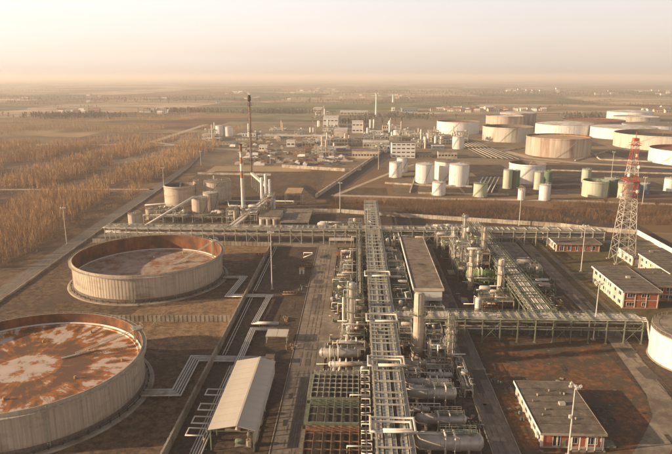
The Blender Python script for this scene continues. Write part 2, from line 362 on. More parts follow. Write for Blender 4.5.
# distant hedgerows, woods and the plantation: masses of thin twigs nobody could count
def twig_mass(name, m, pts, hts, k, spread, wid, label, cat, seed=1, lean=.12):
    """pts Nx2 roots, k upright slivers per plant"""
    rg = np.random.default_rng(seed); n = len(pts); P = np.repeat(pts, k, 0); H = np.repeat(hts, k)*rg.uniform(.55, 1.05, n*k)
    N_ = n*k; a = rg.uniform(0, 2*np.pi, N_); HH = np.repeat(hts, k); tr = (np.arange(N_) % k) == 0
    u = np.where(tr, 0, rg.uniform(.12, .8, N_)); out = np.where(tr, 0, spread*rg.uniform(.5, 1.3, N_)*(1.1-u))*HH*1.4
    ph = rg.uniform(0, 6.28, n); lx = np.repeat(np.cos(ph)*rg.uniform(0, lean, n)*hts, k)*.6; ly = np.repeat(np.sin(ph)*rg.uniform(0, lean, n)*hts, k)*.6
    bx = P[:, 0]+lx*u; by = P[:, 1]+ly*u; z0 = HH*u; L_ = np.where(tr, 1.0, np.minimum(rg.uniform(.22, .42, N_), 1.02-u))
    tx = P[:, 0]+lx*(u+L_)+out*np.cos(a); ty = P[:, 1]+ly*(u+L_)+out*np.sin(a); H = HH*(u+L_)
    w = wid*rg.uniform(.7, 1.4, N_)*np.where(tr, 1.3, 1)*np.maximum(HH/8, .5); b = rg.uniform(0, np.pi, N_)
    V = np.empty((N_, 3, 3), np.float32)
    V[:, 0] = np.stack([bx-w*np.cos(b), by-w*np.sin(b), z0], 1); V[:, 1] = np.stack([bx+w*np.cos(b), by+w*np.sin(b), z0], 1)
    V[:, 2] = np.stack([tx, ty, H], 1)
    me = bpy.data.meshes.new(name); me.vertices.add(N_*3); me.vertices.foreach_set('co', V.ravel())
    me.loops.add(N_*3); me.loops.foreach_set('vertex_index', np.arange(N_*3)); me.polygons.add(N_)
    me.polygons.foreach_set('loop_start', np.arange(N_)*3); me.polygons.foreach_set('loop_total', np.full(N_, 3))
    me.materials.append(MATS[m]); me.update(); o = bpy.data.objects.new(name, me); COL.objects.link(o)
    o['kind'] = 'stuff'; tag(o, label, cat); return o
def clumpy(x0, x1, y0, y1, n, seed, f=.02, thr=.5, rows=None):
    rg = np.random.default_rng(seed); p = np.stack([rg.uniform(x0, x1, n), rg.uniform(y0, y1, n)], 1)
    if rows: p[:, 0] = np.round(p[:, 0]/rows)*rows+rg.normal(0, rows*.12, n)
    ph = rg.uniform(0, 6, 8)
    v = (np.sin(p[:, 0]*f+ph[0])*np.sin(p[:, 1]*f*.6+ph[1])+np.sin(p[:, 0]*f*2.3+p[:, 1]*f*.9+ph[2])*.6+np.sin(p[:, 1]*f*1.7-p[:, 0]*f*.7+ph[3])*.5)/2.1
    return p[v > thr-.5]
rg = np.random.default_rng(3)
p = clumpy(-340, -172, 235, 470, 6500, 5, .03, -.12, rows=4)
p = p[(p[:, 0] < -170) & (np.sin(p[:, 0]*.09+p[:, 1]*.012) < .75)]
twig_mass('plantation', 'sapling_twig', p, rg.uniform(5, 12, len(p)), 17, .13, .062, 'tall bare orange brown saplings in the near plantation block beside the plant road', 'saplings', 1, .05)
p = clumpy(-480, -180, 488, 800, 13000, 6, .022, -.05, rows=6)
p = p[np.sin(p[:, 0]*.075+.6) < .45]
twig_mass('plantation', 'sapling_twig', p, rg.uniform(5, 12, len(p)), 12, .14, .10, 'bare orange brown saplings in the plantation block beyond the pale track', 'saplings', 2, .06)
p = np.concatenate([clumpy(-900, -200, 830, 1100, 5000, 8, .012, .3), clumpy(-700, -480, 520, 800, 4000, 8, .012, .3), clumpy(-1500, -330, 1100, 1500, 3000, 9, .01, .6)])
twig_mass('woodland', 'sapling_twig', p, rg.uniform(4, 9, len(p)), 10, .2, .14, 'distant reddish brown scrub wood at the edge of the fields', 'woodland', 3)
p = clumpy(-20, 330, 375, 446, 9000, 10, .05, .1); yl = np.interp(p[:, 0], [-20, 60, 130, 330], [412, 390, 372, 340])
p = p[(p[:, 1] > yl+4) & (p[:, 1] < np.interp(p[:, 0], [-20, 150, 240, 420], [455, 446, 430, 402]))]
twig_mass('scrub', 'brush_twig', p, rg.uniform(1.2, 4.0, len(p)), 16, .45, .09, 'band of dry brown scrub behind the concrete boundary wall', 'scrub', 4, .2)
b = []
for k in range(90):                                             # hedgerow lines across the far plain
    y = 1500*math.exp(R.uniform(0, 1.9)); x0 = R.uniform(-1.0, .9)*y; Ln = R.uniform(150, 900)*y/2500; m_ = int(Ln/9)+4
    t = np.linspace(0, 1, m_); dy = R.uniform(-.25, .25)*Ln if R.random() < .8 else Ln*1.4
    b.append(np.stack([x0+t*Ln+rg.normal(0, 3, m_), y+t*dy+rg.normal(0, 5, m_)], 1))
p = np.concatenate(b)
twig_mass('hedgerows', 'leaf_dark', p, rg.uniform(3, 9, len(p)), 10, .45, .8, 'far hedgerows and tree lines crossing the hazy plain', 'hedgerows', 5)
b = []
for (px, py, w, d, n) in ((70, 117, 120, 60, 350), (275, 113, 110, 40, 260), (182, 112, 90, 40, 140), (395, 118, 100, 60, 120), (520, 93, 900, 260, 300), (420, 92, 700, 200, 240), (595, 95, 1000, 300, 400), (350, 123, 70, 30, 70), (150, 100, 900, 220, 260), (585, 117, 60, 40, 90)):
    cx, cy = G(px, py); b.append(np.stack([cx+rg.normal(0, w/2, n), cy+rg.normal(0, d/2, n)], 1))
p = np.concatenate(b)
twig_mass('copses', 'leaf_dark', p, rg.uniform(6, 13, len(p)), 12, .45, .7, 'dark copses scattered among the far fields', 'copses', 6)

rg2 = np.random.default_rng(44)
def weeds(name, label, boxes, dens, h, w, m='brush_twig'):
    L_ = []
    for (a, b_, c, d) in boxes:
        n = int((b_-a)*(d-c)*dens); q = np.stack([rg2.uniform(a, b_, n), rg2.uniform(c, d, n)], 1)
        v = np.sin(q[:, 0]*.31)+np.sin(q[:, 1]*.23+q[:, 0]*.11)+np.sin(q[:, 1]*.71-q[:, 0]*.37)*.7; L_.append(q[v > .1])
    q = np.concatenate(L_); q = q[((q[:, 0]+95.2)**2+(q[:, 1]-158)**2 > 36**2) & ((q[:, 0]+94.3)**2+(q[:, 1]-263)**2 > 36**2)]
    twig_mass(name, m, q, rg2.uniform(h*.5, h*1.3, len(q)), 7, .7, w, label, 'weeds', 9, .3)
weeds('dry_weeds', 'tufts of dry weeds on the bare ground round the big open tanks', [(-144, -47, 120, 320), (-150, -140, 200, 420)], .55, .55, .06)
weeds('dry_weeds', 'dry brown weeds on the rust coloured plot and gravel strips', [(42, 84, 134, 198), (-45, -22, 125, 320), (42, 80, 206, 225)], .5, .4, .05)
weeds('undergrowth', 'orange brown undergrowth between the sapling rows and the road', [(-345, -168, 225, 480)], .5, 1.3, .10, 'sapling_twig')
weeds('rough_grass', 'rough winter grass round the brick buildings', [(102, 165, 206, 231), (121, 165, 206, 240), (102, 165, 265, 312), (130, 163, 312, 345), (96, 105, 264, 345)], 1.2, .35, .05, 'grass_blade')
weeds('rough_grass', 'dry grass on the far brown field', [(-138, -34, 445, 585), (-30, 24, 468, 500), (28, 85, 474, 560)], .35, .7, .12)
for x_ in (-21, -10.3, 33.8, 40.6):                             # kerbs of the yard roads
    b = MB()
    for k in range(60):
        y_ = 90+3.8*k
        if x_ == -10.3 and 188 < y_ < 236: continue
        b.box(x_-.12, x_+.12, y_, y_+3.72, .05, .22)
    o = b.build('kerb', 'concrete'); o['kind'] = 'structure'
for nm_, mt_, sd_ in (('road_patch', 'dark_metal', 5), ('road_patch', 'road_sand', 6), ('ground_patch', 'paving', 7)):
    q_ = random.Random(sd_); b = MB()
    for k in range(46 if nm_ == 'road_patch' else 60):
        x_, y_ = (q_.choice((-15.6, 37.2, 92))+q_.uniform(-2, 2), q_.uniform(125, 310)) if nm_ == 'road_patch' else (q_.choice((q_.uniform(-44, -23), q_.uniform(43, 82))), q_.uniform(125, 318))
        w_, d_ = q_.uniform(.4, 2.2), q_.uniform(.5, 4.5); z_ = .112+.0006*k; sk = q_.uniform(-.3, .3)
        b.quad((x_-w_, y_-d_, z_), (x_+w_, y_-d_+sk, z_), (x_+w_-sk, y_+d_, z_), (x_-w_, y_+d_-sk, z_))
    o = b.build(nm_, mt_ if mt_ != 'dark_metal' else 'asphalt_patch'); o['kind'] = 'structure'
b = MB()
for x_ in (-17.9, -16.2, -14.9, -13.2, 35.5, 37.0, 90.9, 93.0):
    for k in range(30): y_ = 128+6.2*k; b.quad((x_-.1, y_, .17), (x_+.1, y_, .17), (x_+.12, y_+R.uniform(3, 6), .17), (x_-.08, y_+R.uniform(3, 6), .17))
o = b.build('tyre_track', 'tyre_dirt'); o['kind'] = 'structure'
b = MB()
for k in range(40): b.box(-20.6, -10.6, 90+6*k, 90.09+6*k, .1, .108)
b.box(-15.66, -15.56, 90, 328, .1, .109)
for k in range(40): b.box(34.1, 40.3, 92+6*k, 92.09+6*k, .1, .108)
o = b.build('road_joint', 'asphalt_patch'); o['kind'] = 'structure'
# the air: a pale even haze round the whole scene
hz = MB().box(-FAR-500, FAR+500, -2500, FAR+500, -1, 112)
m = bpy.data.materials.new('haze'); m.use_nodes = True
for nd in list(m.node_tree.nodes):
    if nd.type == 'BSDF_PRINCIPLED': m.node_tree.nodes.remove(nd)
pv = m.node_tree.nodes.new('ShaderNodeVolumePrincipled'); pv.inputs['Color'].default_value = (1.0, .98, .955, 1)
pv.inputs['Density'].default_value = .00017; pv.inputs['Anisotropy'].default_value = 0.2
m.node_tree.links.new(pv.outputs[0], [x for x in m.node_tree.nodes if x.type == 'OUTPUT_MATERIAL'][0].inputs['Volume'])
MATS['haze'] = m
hz = hz.build('haze', 'haze'); hz['kind'] = 'stuff'

# ------------------------------------------------------------------ storage tanks
def ladder_mb(b, p, q, w=.5, n=12, tk=.08):
    p = Vector(p); q = Vector(q); d = q-p; a = Vector((-d.y, d.x, 0))
    a = (a.normalized() if a.length > 1e-3 else Vector((0, 1, 0)))*w/2
    b.beam(p-a, q-a, tk); b.beam(p+a, q+a, tk)
    for k in range(n): c = p+d*((k+.5)/n); b.beam(c-a, c+a, tk*.65)
    return b

def stair_mb(x, y, r, h, a0, sweep, w=.8, z0=0):
    """spiral stair flight against a shell: treads, stringers and handrail"""
    st = MB(); rail = MB(); n = max(10, int(h/.45)); po = []; pi_ = []; pr = []
    for k in range(n+1):
        t = a0+sweep*k/n; z = z0+(h-z0)*k/n
        c, s_ = math.cos(t), math.sin(t)
        po.append((x+(r+w)*c, y+(r+w)*s_, z)); pi_.append((x+(r+.08)*c, y+(r+.08)*s_, z)); pr.append((x+(r+w)*c, y+(r+w)*s_, z+1.1))
        if k < n: st.beam(pi_[-1], po[-1], .3, .06)
        if k % 3 == 0: rail.beam(po[-1], pr[-1], .07)
    st.tube(po, .1, 4); rail.tube(pr, .06, 4); return st, rail

def open_tank(label, x, y, r, h, roof_z, shell, roofm, big=False, ladder_a=60, stair=None, group=None, ring=True, inner=None):
    t = thing('open_top_tank', label, 'storage tank', (x, y, 0), group)
    n = 96 if big else 56
    inner = inner or ('rust_wall' if big else 'tank_foot')
    b = MB(); b.lathe(x, y, [(r, .9 if big else 0), (r, h)], n); b.m = 1
    b.lathe(x, y, [(r, h), (r-.25, h)], n); b.m = 2; b.lathe(x, y, [(r-.25, h), (r-.25, roof_z)], n)
    b.build('shell', [shell, 'concrete_pale', inner], t)
    if big:
        b = MB()
        for k in range(150):
            a = 2*math.pi*k/150; c, s_ = math.cos(a), math.sin(a)
            b.beam((x+(r+.06)*c, y+(r+.06)*s_, 1.9), (x+(r+.06)*c, y+(r+.06)*s_, h-1.0), .06)
        b.build('rib', shell, t, kind='stuff')
        b = MB(); b.lathe(x, y, [(r+.05, 0), (r+.12, 1.7), (r, 1.8)], n); b.build('shell_foot', 'tank_foot', t)
        b = MB(); b.lathe(x, y, [(r+2.6, .06), (r+2.2, .35), (r, .4)], n); b.build('foundation_ring', 'concrete', t)
        b = MB()
        for k in range(64):
            a = 2*math.pi*(k+.3)/64; c, s_ = math.cos(a), math.sin(a)
            b.beam((x+(r+1.0)*c, y+(r+1.0)*s_, .3), (x+(r+1.0)*c, y+(r+1.0)*s_, 1.0+.4*(k % 3 == 0)), .35)
        b.tube([(x+(r+1.1)*math.cos(2*math.pi*k/64), y+(r+1.1)*math.sin(2*math.pi*k/64), .8) for k in range(65)], .12, 5)
        b.build('foot_pipework', 'dark_metal', t)
    if ring:
        w = 1.15 if big else .7
        for zz in ((h-1.0,) if big else (h-.9,)):
            b = MB(); b.lathe(x, y, [(r, zz-.35), (r+w, zz-.12), (r+w, zz), (r, zz)], n); b.build('wind_girder', shell, t)
        if big:
            b = MB(); rr = r+w-.1
            pts = lambda z: [(x+rr*math.cos(2*math.pi*k/96), y+rr*math.sin(2*math.pi*k/96), z) for k in range(97)]
            b.tube(pts(h+.1), .05, 4); b.tube(pts(h-.45), .04, 4)
            for k in range(96):
                px, py, _ = pts(0)[k]; b.beam((px, py, h-1), (px, py, h+.1), .06)
            b.build('handrail', 'steel', t)
    b = MB(); b.lathe(x, y, [(r-.3, roof_z), (r-1.6, roof_z-.0), (r-1.7, roof_z-.35), (.01, roof_z-.28)], n); b.build('floating_roof', roofm, t)
    if big:
        for la in (276, 306):
            c, s_ = math.cos(math.radians(la)), math.sin(math.radians(la)); b = MB()
            ladder_mb(b, (x+(r+.5)*c, y+(r+.5)*s_, .5), (x+(r+.5)*c, y+(r+.5)*s_+.01, h), .7, 26, .12)
            if la == 276: b.tube([(x+(r+.4)*c+1, y+(r+.4)*s_, h+.4), (x+(r+.4)*c+1, y+(r+.4)*s_, 1), (x+(r+4)*c+1, y+(r+4)*s_, .6)], .14, 6)
            b.build('wall_ladder', 'steel', t)
        b = MB(); b.lathe(x, y, [(r-.28, roof_z+.05), (r-.55, roof_z+.5), (r-.9, roof_z+.05)], n); b.build('rim_seal', 'pipe_pale', t)
        b = MB()
        for k in range(12):
            a = 2*math.pi*(k+.4)/12; rr = (r*.82, r*.55)[k % 2]
            b.cyl(x+rr*math.cos(a), y+rr*math.sin(a), roof_z-.3, roof_z+.45, .35, 8)
        b.build('roof_fitting', 'rusty_roof', t, kind='stuff')
    a = math.radians(ladder_a); c, s_ = math.cos(a), math.sin(a)
    b = MB(); ladder_mb(b, (x+(r-.6)*c, y+(r-.6)*s_, h-.1), (x+r*.42*c, y+r*.42*s_, roof_z+.4), 1.5 if big else .9, 40 if big else 12, .14 if big else .1)
    b.beam((x+r*.6*c, y+r*.6*s_, roof_z+.05), (x+r*.3*c, y+r*.3*s_, roof_z+.05), .7, .12); b.build('roof_ladder', 'steel', t)
    if big:
        b = MB(); tx, ty = -s_, c
        q = lambda u, v, z: (x+(r+u)*c+tx*v, y+(r+u)*s_+ty*v, z)
        b.beam(q(-1.6, 0, h+.35), q(1.6, 0, h+.35), 3.2, .15)
        for u, v in ((-1.5, -1.5), (-1.5, 1.5), (1.5, -1.5), (1.5, 1.5)): b.beam(q(u, v, h-1), q(u, v, h+1.5), .12)
        for u in (-1.5, 1.5): b.beam(q(u, -1.5, h+1.45), q(u, 1.5, h+1.45), .07)
        for v in (-1.5, 1.5): b.beam(q(-1.5, v, h+1.45), q(1.5, v, h+1.45), .07)
        b.beam(q(-.9, .6, 1), q(-.9, .6, h+1.2), .28); b.beam(q(-.9, -.6, roof_z), q(-.9, -.6, h+1.2), .28)
        b.build('platform', 'steel', t)
    if stair:
        a0, sw = math.radians(stair[0]), math.radians(stair[1])
        s1, s2 = stair_mb(x, y, r, h, a0, sw, .9 if big else .7); s1.build('stair', 'steel', t); s2.build('stair_rail', 'steel', t)
    return t

def roofed_tank(label, x, y, r, h, shell='tank_white', roof='roof_white', dome=None, stair=(200, 70), group=None, z0=0, n=36, nozzle=True, name='storage_tank'):
    t = thing(name, label, 'storage tank', (x, y, 0), group)
    dome = r*.12 if dome is None else dome
    b = MB(); b.lathe(x, y, [(r, z0), (r, h)], n); b.build('shell', shell, t)
    b = MB(); k_ = max(2, int(h/3))
    for i in range(1, k_): b.lathe(x, y, [(r+.005, h*i/k_-.06), (r+.05, h*i/k_), (r+.005, h*i/k_+.06)], n)
    for i in range(int(r*1.6)+5):
        a = 2*math.pi*i/(int(r*1.6)+5)+.3; b.beam((x+(r+.02)*math.cos(a), y+(r+.02)*math.sin(a), 0), (x+(r+.02)*math.cos(a), y+(r+.02)*math.sin(a), h), .07)
    b.build('weld_seam', shell, t, kind='stuff')
    b = MB(); b.lathe(x, y, [(r, h), (r*.98, h+.12), (r*.6, h+dome*.62), (.01, h+dome)], n); b.build('roof', roof, t)
    b = MB(); b.lathe(x, y, [(r+.12, h-.25), (r+.12, h+.1), (r, h+.1)], n); b.build('rim_ring', 'concrete', t)
    MB().lathe(x, y, [(r+.5, 0), (r+.4, .3), (r, .3)], n).build('foundation_ring', 'concrete', t)
    b = MB(); m_ = 20 if r < 12 else 40
    P = [(x+(r-.1)*math.cos(2*math.pi*k/m_), y+(r-.1)*math.sin(2*math.pi*k/m_)) for k in range(m_+1)]
    b.tube([(u, v, h+1.1) for u, v in P], .05, 4)
    for u, v in P[:-1]: b.beam((u, v, h), (u, v, h+1.1), .06)
    b.build('handrail', 'steel', t)
    if stair:
        s1, s2 = stair_mb(x, y, r, h, math.radians(stair[0]), math.radians(stair[1]), .7); s1.build('stair', 'dark_metal', t); s2.build('stair_rail', 'steel', t)
    if nozzle:
        MB().cyl(x, y, h+dome-.2, h+dome+.6, .4, 8).build('roof_vent', 'steel', t); MB().cyl(x+r*.4, y-r*.2, h+.1, h+dome*.8+.7, .3, 8).build('roof_vent', 'steel', t)
        b = MB(); b.tube([(x+r*.2, y-r*1.0, .8), (x+r*.2, y-r-1.5, .8), (x+r*.2, y-r-1.5, .2)], .25, 6); b.build('outlet_pipe', 'pipe_silver', t)
    return t

def salt_roof():
    """floating roof of the nearest tank: salt-white patches over rust, swept into rays"""
    m = bpy.data.materials.new('salt_rust_roof'); m.use_nodes = True; n = m.node_tree; N = n.nodes; L = n.links
    b = N['Principled BSDF']; b.inputs['Roughness'].default_value = .55
    tc = N.new('ShaderNodeTexCoord'); sp = N.new('ShaderNodeSeparateXYZ'); L.new(tc.outputs['Object'], sp.inputs[0])
    def math_(op, a, c=None):
        x = N.new('ShaderNodeMath'); x.operation = op
        for i, v in enumerate((a, c)):
            if v is None: continue
            if isinstance(v, (int, float)): x.inputs[i].default_value = v
            else: L.new(v, x.inputs[i])
        return x.outputs[0]
    rad = math_('SQRT', math_('ADD', math_('MULTIPLY', sp.outputs[0], sp.outputs[0]), math_('MULTIPLY', sp.outputs[1], sp.outputs[1])))
    ang = math_('ARCTAN2', sp.outputs[1], sp.outputs[0])
    cb = N.new('ShaderNodeCombineXYZ'); L.new(math_('MULTIPLY', ang, 7.5), cb.inputs[0]); L.new(math_('MULTIPLY', rad, .09), cb.inputs[1])
    ray = N.new('ShaderNodeTexNoise'); ray.inputs['Scale'].default_value = 1.6; ray.inputs['Detail'].default_value = 5; L.new(cb.outputs[0], ray.inputs[0])
    nz = N.new('ShaderNodeTexNoise'); nz.inputs['Scale'].default_value = .17; nz.inputs['Detail'].default_value = 7; nz.inputs['Roughness'].default_value = .65; L.new(tc.outputs['Object'], nz.inputs[0])
    rr = math_('ADD', rad, math_('MULTIPLY', math_('SUBTRACT', nz.outputs[0], .5), 11))
    ring = N.new('ShaderNodeValToRGB'); cr = ring.color_ramp
    cr.elements[0].position = 0; cr.elements[0].color = (.95,)*3+(1,); cr.elements[1].position = 1; cr.elements[1].color = (.62,)*3+(1,)
    for ps, v in ((.26, .80), (.30, .14), (.50, .16), (.58, .46), (.80, .62), (.93, .50)):
        e = cr.elements.new(ps); e.color = (v, v, v, 1)
    L.new(math_('MULTIPLY', rr, 1/32.0), ring.inputs[0])
    k = math_('ADD', ring.outputs[0], math_('MULTIPLY', math_('MULTIPLY', math_('SUBTRACT', ray.outputs[0], .53), 2.3), math_('MULTIPLY', rad, 1/26.0)))
    k = math_('ADD', k, math_('MULTIPLY', math_('SUBTRACT', nz.outputs[0], .53), 3.0))
    col = N.new('ShaderNodeValToRGB'); cr = col.color_ramp
    cr.elements[0].position = .0; cr.elements[0].color = (.17, .085, .04, 1); cr.elements[1].position = 1; cr.elements[1].color = (.66, .52, .42, 1)
    for ps, c in ((.10, (.22, .10, .03)), (.25, (.36, .14, .025)), (.38, (.42, .12, .014)), (.46, (.40, .19, .07)), (.56, (.56, .45, .34))):
        e = cr.elements.new(ps); e.color = (*c, 1)
    L.new(k, col.inputs[0]); L.new(col.outputs[0], b.inputs['Base Color'])
    bp = N.new('ShaderNodeBump'); bp.inputs['Distance'].default_value = .25; bp.inputs['Strength'].default_value = .4; L.new(nz.outputs[0], bp.inputs['Height']); L.new(bp.outputs[0], b.inputs['Normal'])
    MATS['salt_rust_roof'] = m
salt_roof()
mat('dusty_roof', (.34, .25, .18), (.54, .42, .32), .25, c3=(.28, .12, .055), s3=.16, t3=(.48, .62), bump=.1, nr=.72)
open_tank('largest open-topped tank with rust and salt stained floating roof, nearest the camera', -95.2, 158, 32.6, 12, 8.4, 'tank_shell', 'salt_rust_roof', True, ladder_a=38)
open_tank('wide open-topped tank with dull brown floating roof and orange lit inner wall', -94.3, 263, 32.6, 12, 4.6, 'tank_shell', 'dusty_roof', True, ladder_a=40)
open_tank('medium open-topped grey tank beside the plant road, behind the long pipe rack', -127.9, 429.5, 10.9, 14.2, 12.2, 'tank_shell', 'dark_metal', stair=(330, 80), inner='tank_foot', ladder_a=100)
roofed_tank('medium grey roofed tank behind the small tanks, west of the striped chimney', -103.5, 443, 9.8, 14.6, 'tank_shell', 'tan_roof', stair=(210, 80))
roofed_tank('slim tall grey vessel tank touching the medium roofed tank', -117.5, 436, 2.1, 15.6, 'tank_shell', 'tan_roof', stair=None, n=20, nozzle=False)
roofed_tank('short tan tank with an inclined pipe reaching its top, behind the long pipe rack', -104.5, 394, 5.2, 12.0, 'tank_shell', 'cream_roof', stair=(290, 80), n=24)
roofed_tank('short tan tank half hidden behind the one with the inclined pipe', -100.5, 408, 5.0, 12.6, 'tank_shell', 'cream_roof', stair=(300, 60), n=24)
roofed_tank('small plain tan drum tank standing at the plant road end of the long rack', -137.3, 362.5, 3.7, 7.6, 'tank_shell', 'tan_roof', stair=None, n=20)
roofed_tank('smallest tan upright vessel, next to the plain drum tank by the plant road', -133.8, 380, 2.3, 6.8, 'tank_shell', 'tan_roof', stair=None, n=16)
b = MB(); t = thing('inclined_pipe', 'thick pale pipe climbing to the top of the short tan tank', 'pipe', (-120, 372, 0))
b.tube([(-128, 352, 2), (-108, 388, 12.5), (-104.5, 392, 12.8)], .8, 8); b.build('pipe', 'pipe_pale', t)
b = MB()
for k in range(4): q = .15+.22*k; b.beam((-128+20*q, 352+36*q, 0), (-128+20*q, 352+36*q, 2+10.5*q-.6), .3)
b.build('support', 'steel', t)

# the white and green tanks in the middle distance and the tank farm beyond
def T(px, py_base, py_top, wpx):
    x, y = G(px, py_base); lo, hi = 0, 200
    d = math.hypot(x, y, CAM_H); 
    for _ in range(40):
        m_ = (lo+hi)/2
        cy = -x*math.sin(YAW)+y*math.cos(YAW); w = m_-CAM_H
        yy = 227-FPX*(cy*math.sin(PITCH)+w*math.cos(PITCH))/(cy*math.cos(PITCH)-w*math.sin(PITCH))
        if yy > py_top: lo = m_
        else: hi = m_
    cy = -x*math.sin(YAW)+y*math.cos(YAW); f = cy*math.cos(PITCH)+(CAM_H-lo/2)*math.sin(PITCH)
    r = wpx*f/FPX/2
    k = (math.hypot(x, y)+r)/math.hypot(x, y)
    return x*k, y*k, r, lo
def rt(label, px, pb, pt, w, **kw):
    x, y, r, h = T(px, pb, pt, w); return roofed_tank(label, x, y, r, h, **kw)
def ot(label, px, pb, pt, w, shell, roofm, depth=4, **kw):
    x, y, r, h = T(px, pb, pt, w); return open_tank(label, x, y, r, h, max(h-depth, 1), shell, roofm, **kw)
rt('white cylindrical tank with a diagonal stair, front one of the pair below the office block', 395.5, 178, 163, 13, stair=(220, 90))
rt('white cylindrical tank with dark stair side, rear one of the pair below the office block', 402, 172.5, 158.5, 11, stair=(250, 90))
rt('white tank with vents round its rim, west one of the group of three', 424.5, 184, 165, 19, stair=(260, 40))
rt('wide white tank at the back of the group of three, dark roof edge', 446, 181, 162.5, 24, stair=(250, 60), roof='tan_roof')
rt('white tank of the group of three that stands closest to the squat one', 458.5, 187, 165.5, 20, stair=(300, 60))
rt('small squat white tank on a pale slab before the group of three', 438.5, 196, 183, 13.5, stair=(200, 90))
rt('small green and cream patched tank on a concrete slab', 480, 197.5, 184.5, 14, shell='tank_green', roof='tank_dgreen', stair=(200, 90))
rt('slim pale green tank beside a dark twin, west of the wide white tank', 507, 189, 170.5, 9, shell='tank_green', roof='tank_green', stair=None)
rt('dark green slim tank in the shade of its pale twin', 515, 188.5, 171, 8, shell='tank_dgreen', roof='tank_green', stair=None)
ot('wide white open tank with dark interior between the slim green tanks', 526, 184.5, 165, 36, 'tank_white', 'dark_metal', 3, stair=(220, 50), inner='tank_foot')
rt('slim pale green tank standing before the wide white open tank', 538, 190, 172.5, 9, shell='tank_green', roof='tank_green', stair=None)
rt('short dark green tank behind the slim pale green one, right of the wide white tank', 547, 188, 172, 8, shell='tank_dgreen', roof='tank_dgreen', stair=None)
rt('tiny white tank at the scrub edge behind a lamp mast', 521, 200.5, 189.5, 7, stair=None)
rt('small bright white tank with handrail at the scrub edge', 544, 201, 185.5, 11, stair=(300, 60))
ot('wide pale green open tank with rust inside, beside the lattice tower', 594, 198, 182, 25, 'tank_green', 'tank_foot', 2.0, stair=(330, 40), inner='tank_dgreen')
rt('tall pale green tank directly behind the lattice tower', 624, 199, 184, 14, shell='tank_green', roof='tank_green', stair=(200, 60))
rt('dark green tank wedged between the two pale green ones', 610, 195, 179.5, 14, shell='tank_dgreen', roof='tank_green', stair=None)
rt('pale green tank at the back of the green tank cluster', 585, 189, 170, 9, shell='tank_green', roof='tank_green', stair=None)
rt('small blue-grey tank with a white cap east of the lattice tower', 644, 194, 184, 9, shell='tank_blue', roof='roof_white', stair=None)
rt('small white tank at the photo edge among white pipework', 669, 192, 179, 11, stair=None)
ot('big cream tank with a thin diagonal stair, behind the industrial plant', 457.5, 134.5, 122.5, 43, 'tank_white', 'roof_red', 2, stair=(235, 28))
ot('big ochre stained tank with dark open roof at the end of the pipelines', 507, 142.5, 128, 51, 'tank_ochre', 'dark_metal', 4, stair=(240, 30))
ot('cream and rust ribbed tank behind the ochre stained one', 504, 133, 116.5, 38, 'tank_brown', 'roof_white', 1, stair=None)
rt('pale roofed tank furthest back of the stack on the west of the farm', 517, 130, 113.5, 36, shell='tank_brown', roof='roof_white', dome=2, stair=None)
rt('wide white domed tank behind the large brown ribbed tank', 563, 136, 125.5, 57, roof='roof_white', dome=3, stair=None)
ot('large brown ribbed tank with rusty roof and pale bolts round the rim', 557, 158, 139, 65, 'tank_brown', 'rusty_roof', 1.5, stair=(250, 40), inner='rust_wall')
ot('very wide tank with a flat rust red roof in the middle of the farm', 592, 131, 121.5, 62, 'tank_foot', 'roof_red', .6, stair=None, ring=False)
rt('pale domed tank furthest back on the east of the farm', 629, 122, 112.5, 44, roof='roof_white', dome=3, stair=None)
ot('ribbed cream tank with dark slots under its rim, second from the back', 635, 128, 117.5, 44, 'tank_ochre', 'roof_white', .8, stair=None)
rt('low wide grey-white domed tank behind the dark-mouthed one', 652, 136, 126, 60, roof='tan_roof', dome=3, stair=None)
rt('cream tank with smooth domed roof, west front of the east cluster', 622, 140, 129, 64, shell='tank_white', roof='roof_white', dome=2.5, stair=None)
ot('wide cream tank with a dark open mouth behind the lattice tower top', 659, 151, 136.5, 92, 'tank_ochre', 'dark_metal', 5, stair=(200, 40), inner='tank_foot')
ot('bright white open tank with red roof fittings at the photo edge', 690, 167, 152.5, 82, 'tank_white', 'roof_red', 2.5, stair=(200, 30), inner='roof_red')
rt('pale tank behind the white one at the photo edge', 678, 136, 127.5, 36, shell='tank_brown', roof='roof_white', dome=2, stair=None)
rt('western one of two white silos in the far yard beyond the chimney', 220, 136.5, 126, 8.5, stair=None, n=24)
rt('eastern one of two white silos in the far yard beyond the chimney', 229, 136.5, 127, 9, stair=None, n=24)
rt('white round tank at the east end of the industrial plant', 458, 149.5, 137, 12, stair=(200, 60), n=24)
t = roofed_tank('cream tank with low box annex, cut by the photo edge beside the second rack', 111.5, 187, 14.5, 10.2, 'tank_white', 'tan_roof', stair=(310, 50), dome=1.2, n=48)

